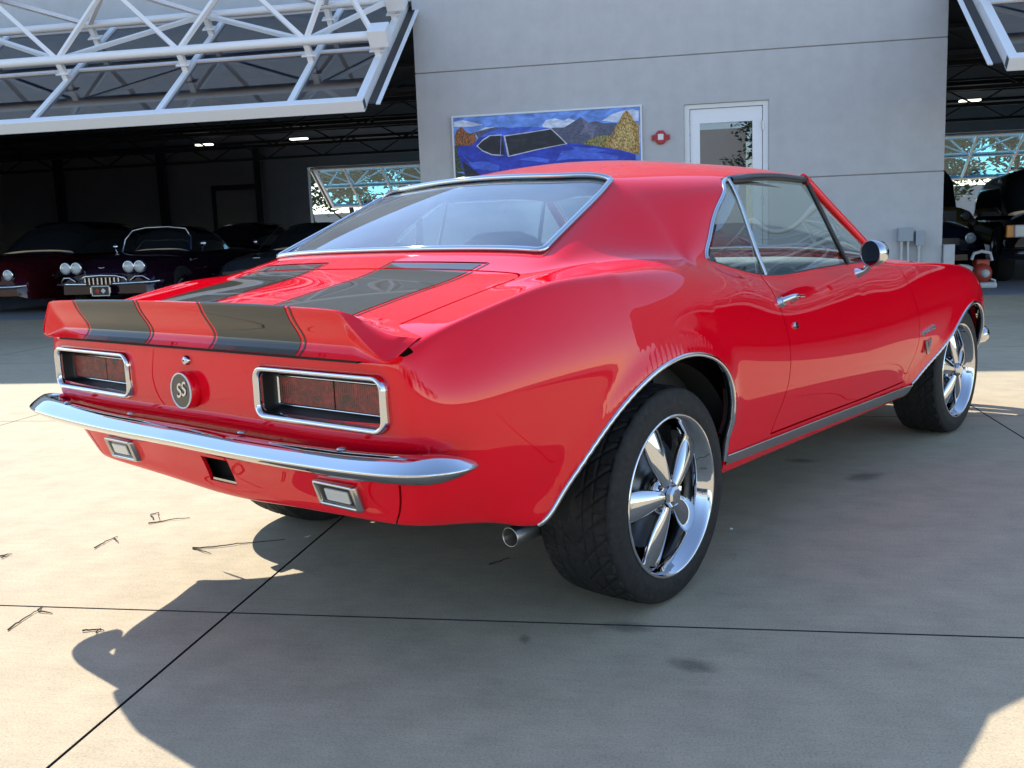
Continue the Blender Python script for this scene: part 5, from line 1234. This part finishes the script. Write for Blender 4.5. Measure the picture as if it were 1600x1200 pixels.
for i_, (c_, w_, lb) in enumerate((((-0.211, 0.533), .016, 'small white scrap lying beside the slab joint in shadow'), ((0.693, -0.699), .012, 'tiny pale scrap on shaded concrete beside the rear wheel'))):
    m = MB(); m.smooth = False; a_ = [(c_[0]+w_*math.cos(t)*rnd.uniform(.5, 1.2), c_[1]+w_*.6*math.sin(t)*rnd.uniform(.6, 1.2), .003+.006*rnd.random()) for t in np.linspace(0, 6.28, 7)[:-1]]
    m.prism(a_, (0, 0, .0012)); tag(fixn(m.build('scrap', 'scrap_white')), lb, 'scrap')

# ------------------------------------------------------------------ trees beyond the hall and behind the apron
def leafm(name, a, b):
    m = mat(name, a, .6); n, l, bs_ = nodes(m); oi = n.new('ShaderNodeObjectInfo'); g_ = n.new('ShaderNodeNewGeometry')
    nz = noise(n, l, 1.3, 3, .6, worldcoord(n, l)); r = ramp(n, [(.35, a), (.65, b)]); l.new(nz.outputs['Fac'], r.inputs[0]); l.new(r.outputs[0], bs_.inputs['Base Color'])
leafm('leaf', (.03, .055, .015), (.075, .11, .03)); mat('bark', (.09, .07, .05), .9)
def tree(x, y, h, label, seed):
    r_ = random.Random(seed); T = thing('tree', label, 'tree', (x, y, 0), 0, 'trees around the apron')
    m = MB(); m.tube([(0, 0, -.05), (.1, 0, h*.25), (-.05, .1, h*.5), (.1, 0, h*.8)], [.22, .17, .12, .04], 8)
    tips = []
    for k in range(9):
        a = r_.uniform(0, 6.28); z = h*r_.uniform(.3, .7); L = h*r_.uniform(.2, .36); e = Vector((math.cos(a)*L, math.sin(a)*L, z+L*.6)); m.tube([(0, 0, z), (e.x*.5, e.y*.5, z+L*.2), e], [.08, .05, .015], 6); tips.append(e)
    m.build('trunk', 'bark', T); m = MB(); m.smooth = False; V = []; F = []
    for k in range(46):
        c = (tips[k % 9] if k < 27 else Vector((0, 0, h*.75)))+Vector((r_.gauss(0, h*.10), r_.gauss(0, h*.10), r_.gauss(0, h*.09)))
        for q in range(75):
            p = c+Vector((r_.gauss(0, h*.05), r_.gauss(0, h*.05), r_.gauss(0, h*.04))); d = Vector((r_.uniform(-1, 1), r_.uniform(-1, 1), r_.uniform(-.6, .6))).normalized()*.16; e = d.cross(Vector((r_.uniform(-1, 1), r_.uniform(-1, 1), 1))).normalized()*.07
            i = len(V); V += [p-d, p+e, p+d, p-e]; F.append((i, i+1, i+2, i+3))
    m.add(V, F); m.build('crown', 'leaf', T)
far_lb = 'leafy tree standing outside beyond the far hangar doorway'
for k, (s_, d_, h_) in enumerate(((-15.5, 35, 5.5), (-12.6, 36.5, 6.), (-9.5, 35, 6.5), (-18.5, 37, 6.5), (9.5, 35, 6.), (12.5, 36, 6.5), (15.5, 35, 6.), (6.5, 36, 6.))):
    p_ = np.array(BF)+D_W*s_+N_W*d_; tree(p_[0], p_[1], h_, far_lb, k)
for k in range(7):
    p_ = D_W*(6+7.5*k)+N_W*(-30-3*(k % 2)); tree(p_[0], p_[1], 8.+(k*37 % 5)*.5, 'leafy tree in the row across the apron opposite the hangar', 20+k)

FB = bthing('backdrop_wall', 'low grey backdrop wall added beyond the far doorways to darken the bright view', 'wall'); bpart('wall_body', [(-45, 45, 41, 41.4, -.1, 2.5)], 'wall_paint', FB); bpart('coping', [(-45, 45, 40.95, 41.45, 2.5, 2.6)], 'wall_paint', FB)  # added wall that cuts the glare seen through the far doorways
# hangar across the apron, seen as a reflection in the paintwork
OPP = thing('opposite_hangar', 'pale hangar block with dark doorways across the apron, mirrored in the paintwork', 'building', tuple(N_W*-31), ROT_W+math.pi)
for a, b, z0, z1 in ((-4, 0, 0, 6), (12, 15, 0, 6), (27, 31, 0, 6), (0, 12, 4.3, 6), (15, 27, 4.3, 6)): bpart('wall_panel', [(a, b, 0, .3, z0, z1)], 'wall_paint', OPP)
bpart('rear_wall', [(-4, 31, 9, 9.3, 0, 6)], 'wall_paint_dark', OPP); bpart('roof', [(-4, 31, .31, 9, 5.6, 5.9)], 'ceiling_dark', OPP)
src = [o for o in COL.objects if o.name.startswith('hangar_door')][0]
for k, lb in ((14.6, 'white trussed hangar door on the opposite hangar, over its doorway beside the tree row'), (29.6, 'white trussed hangar door on the opposite hangar, over its doorway away from the trees')):
    c = copy_tree(src); c.location = tuple(N_W*-31-D_W*k+0*D_W); c.rotation_euler = (0, 0, ROT_W+math.pi); c['label'] = lb; c.location = tuple(N_W*-31-D_W*(k))
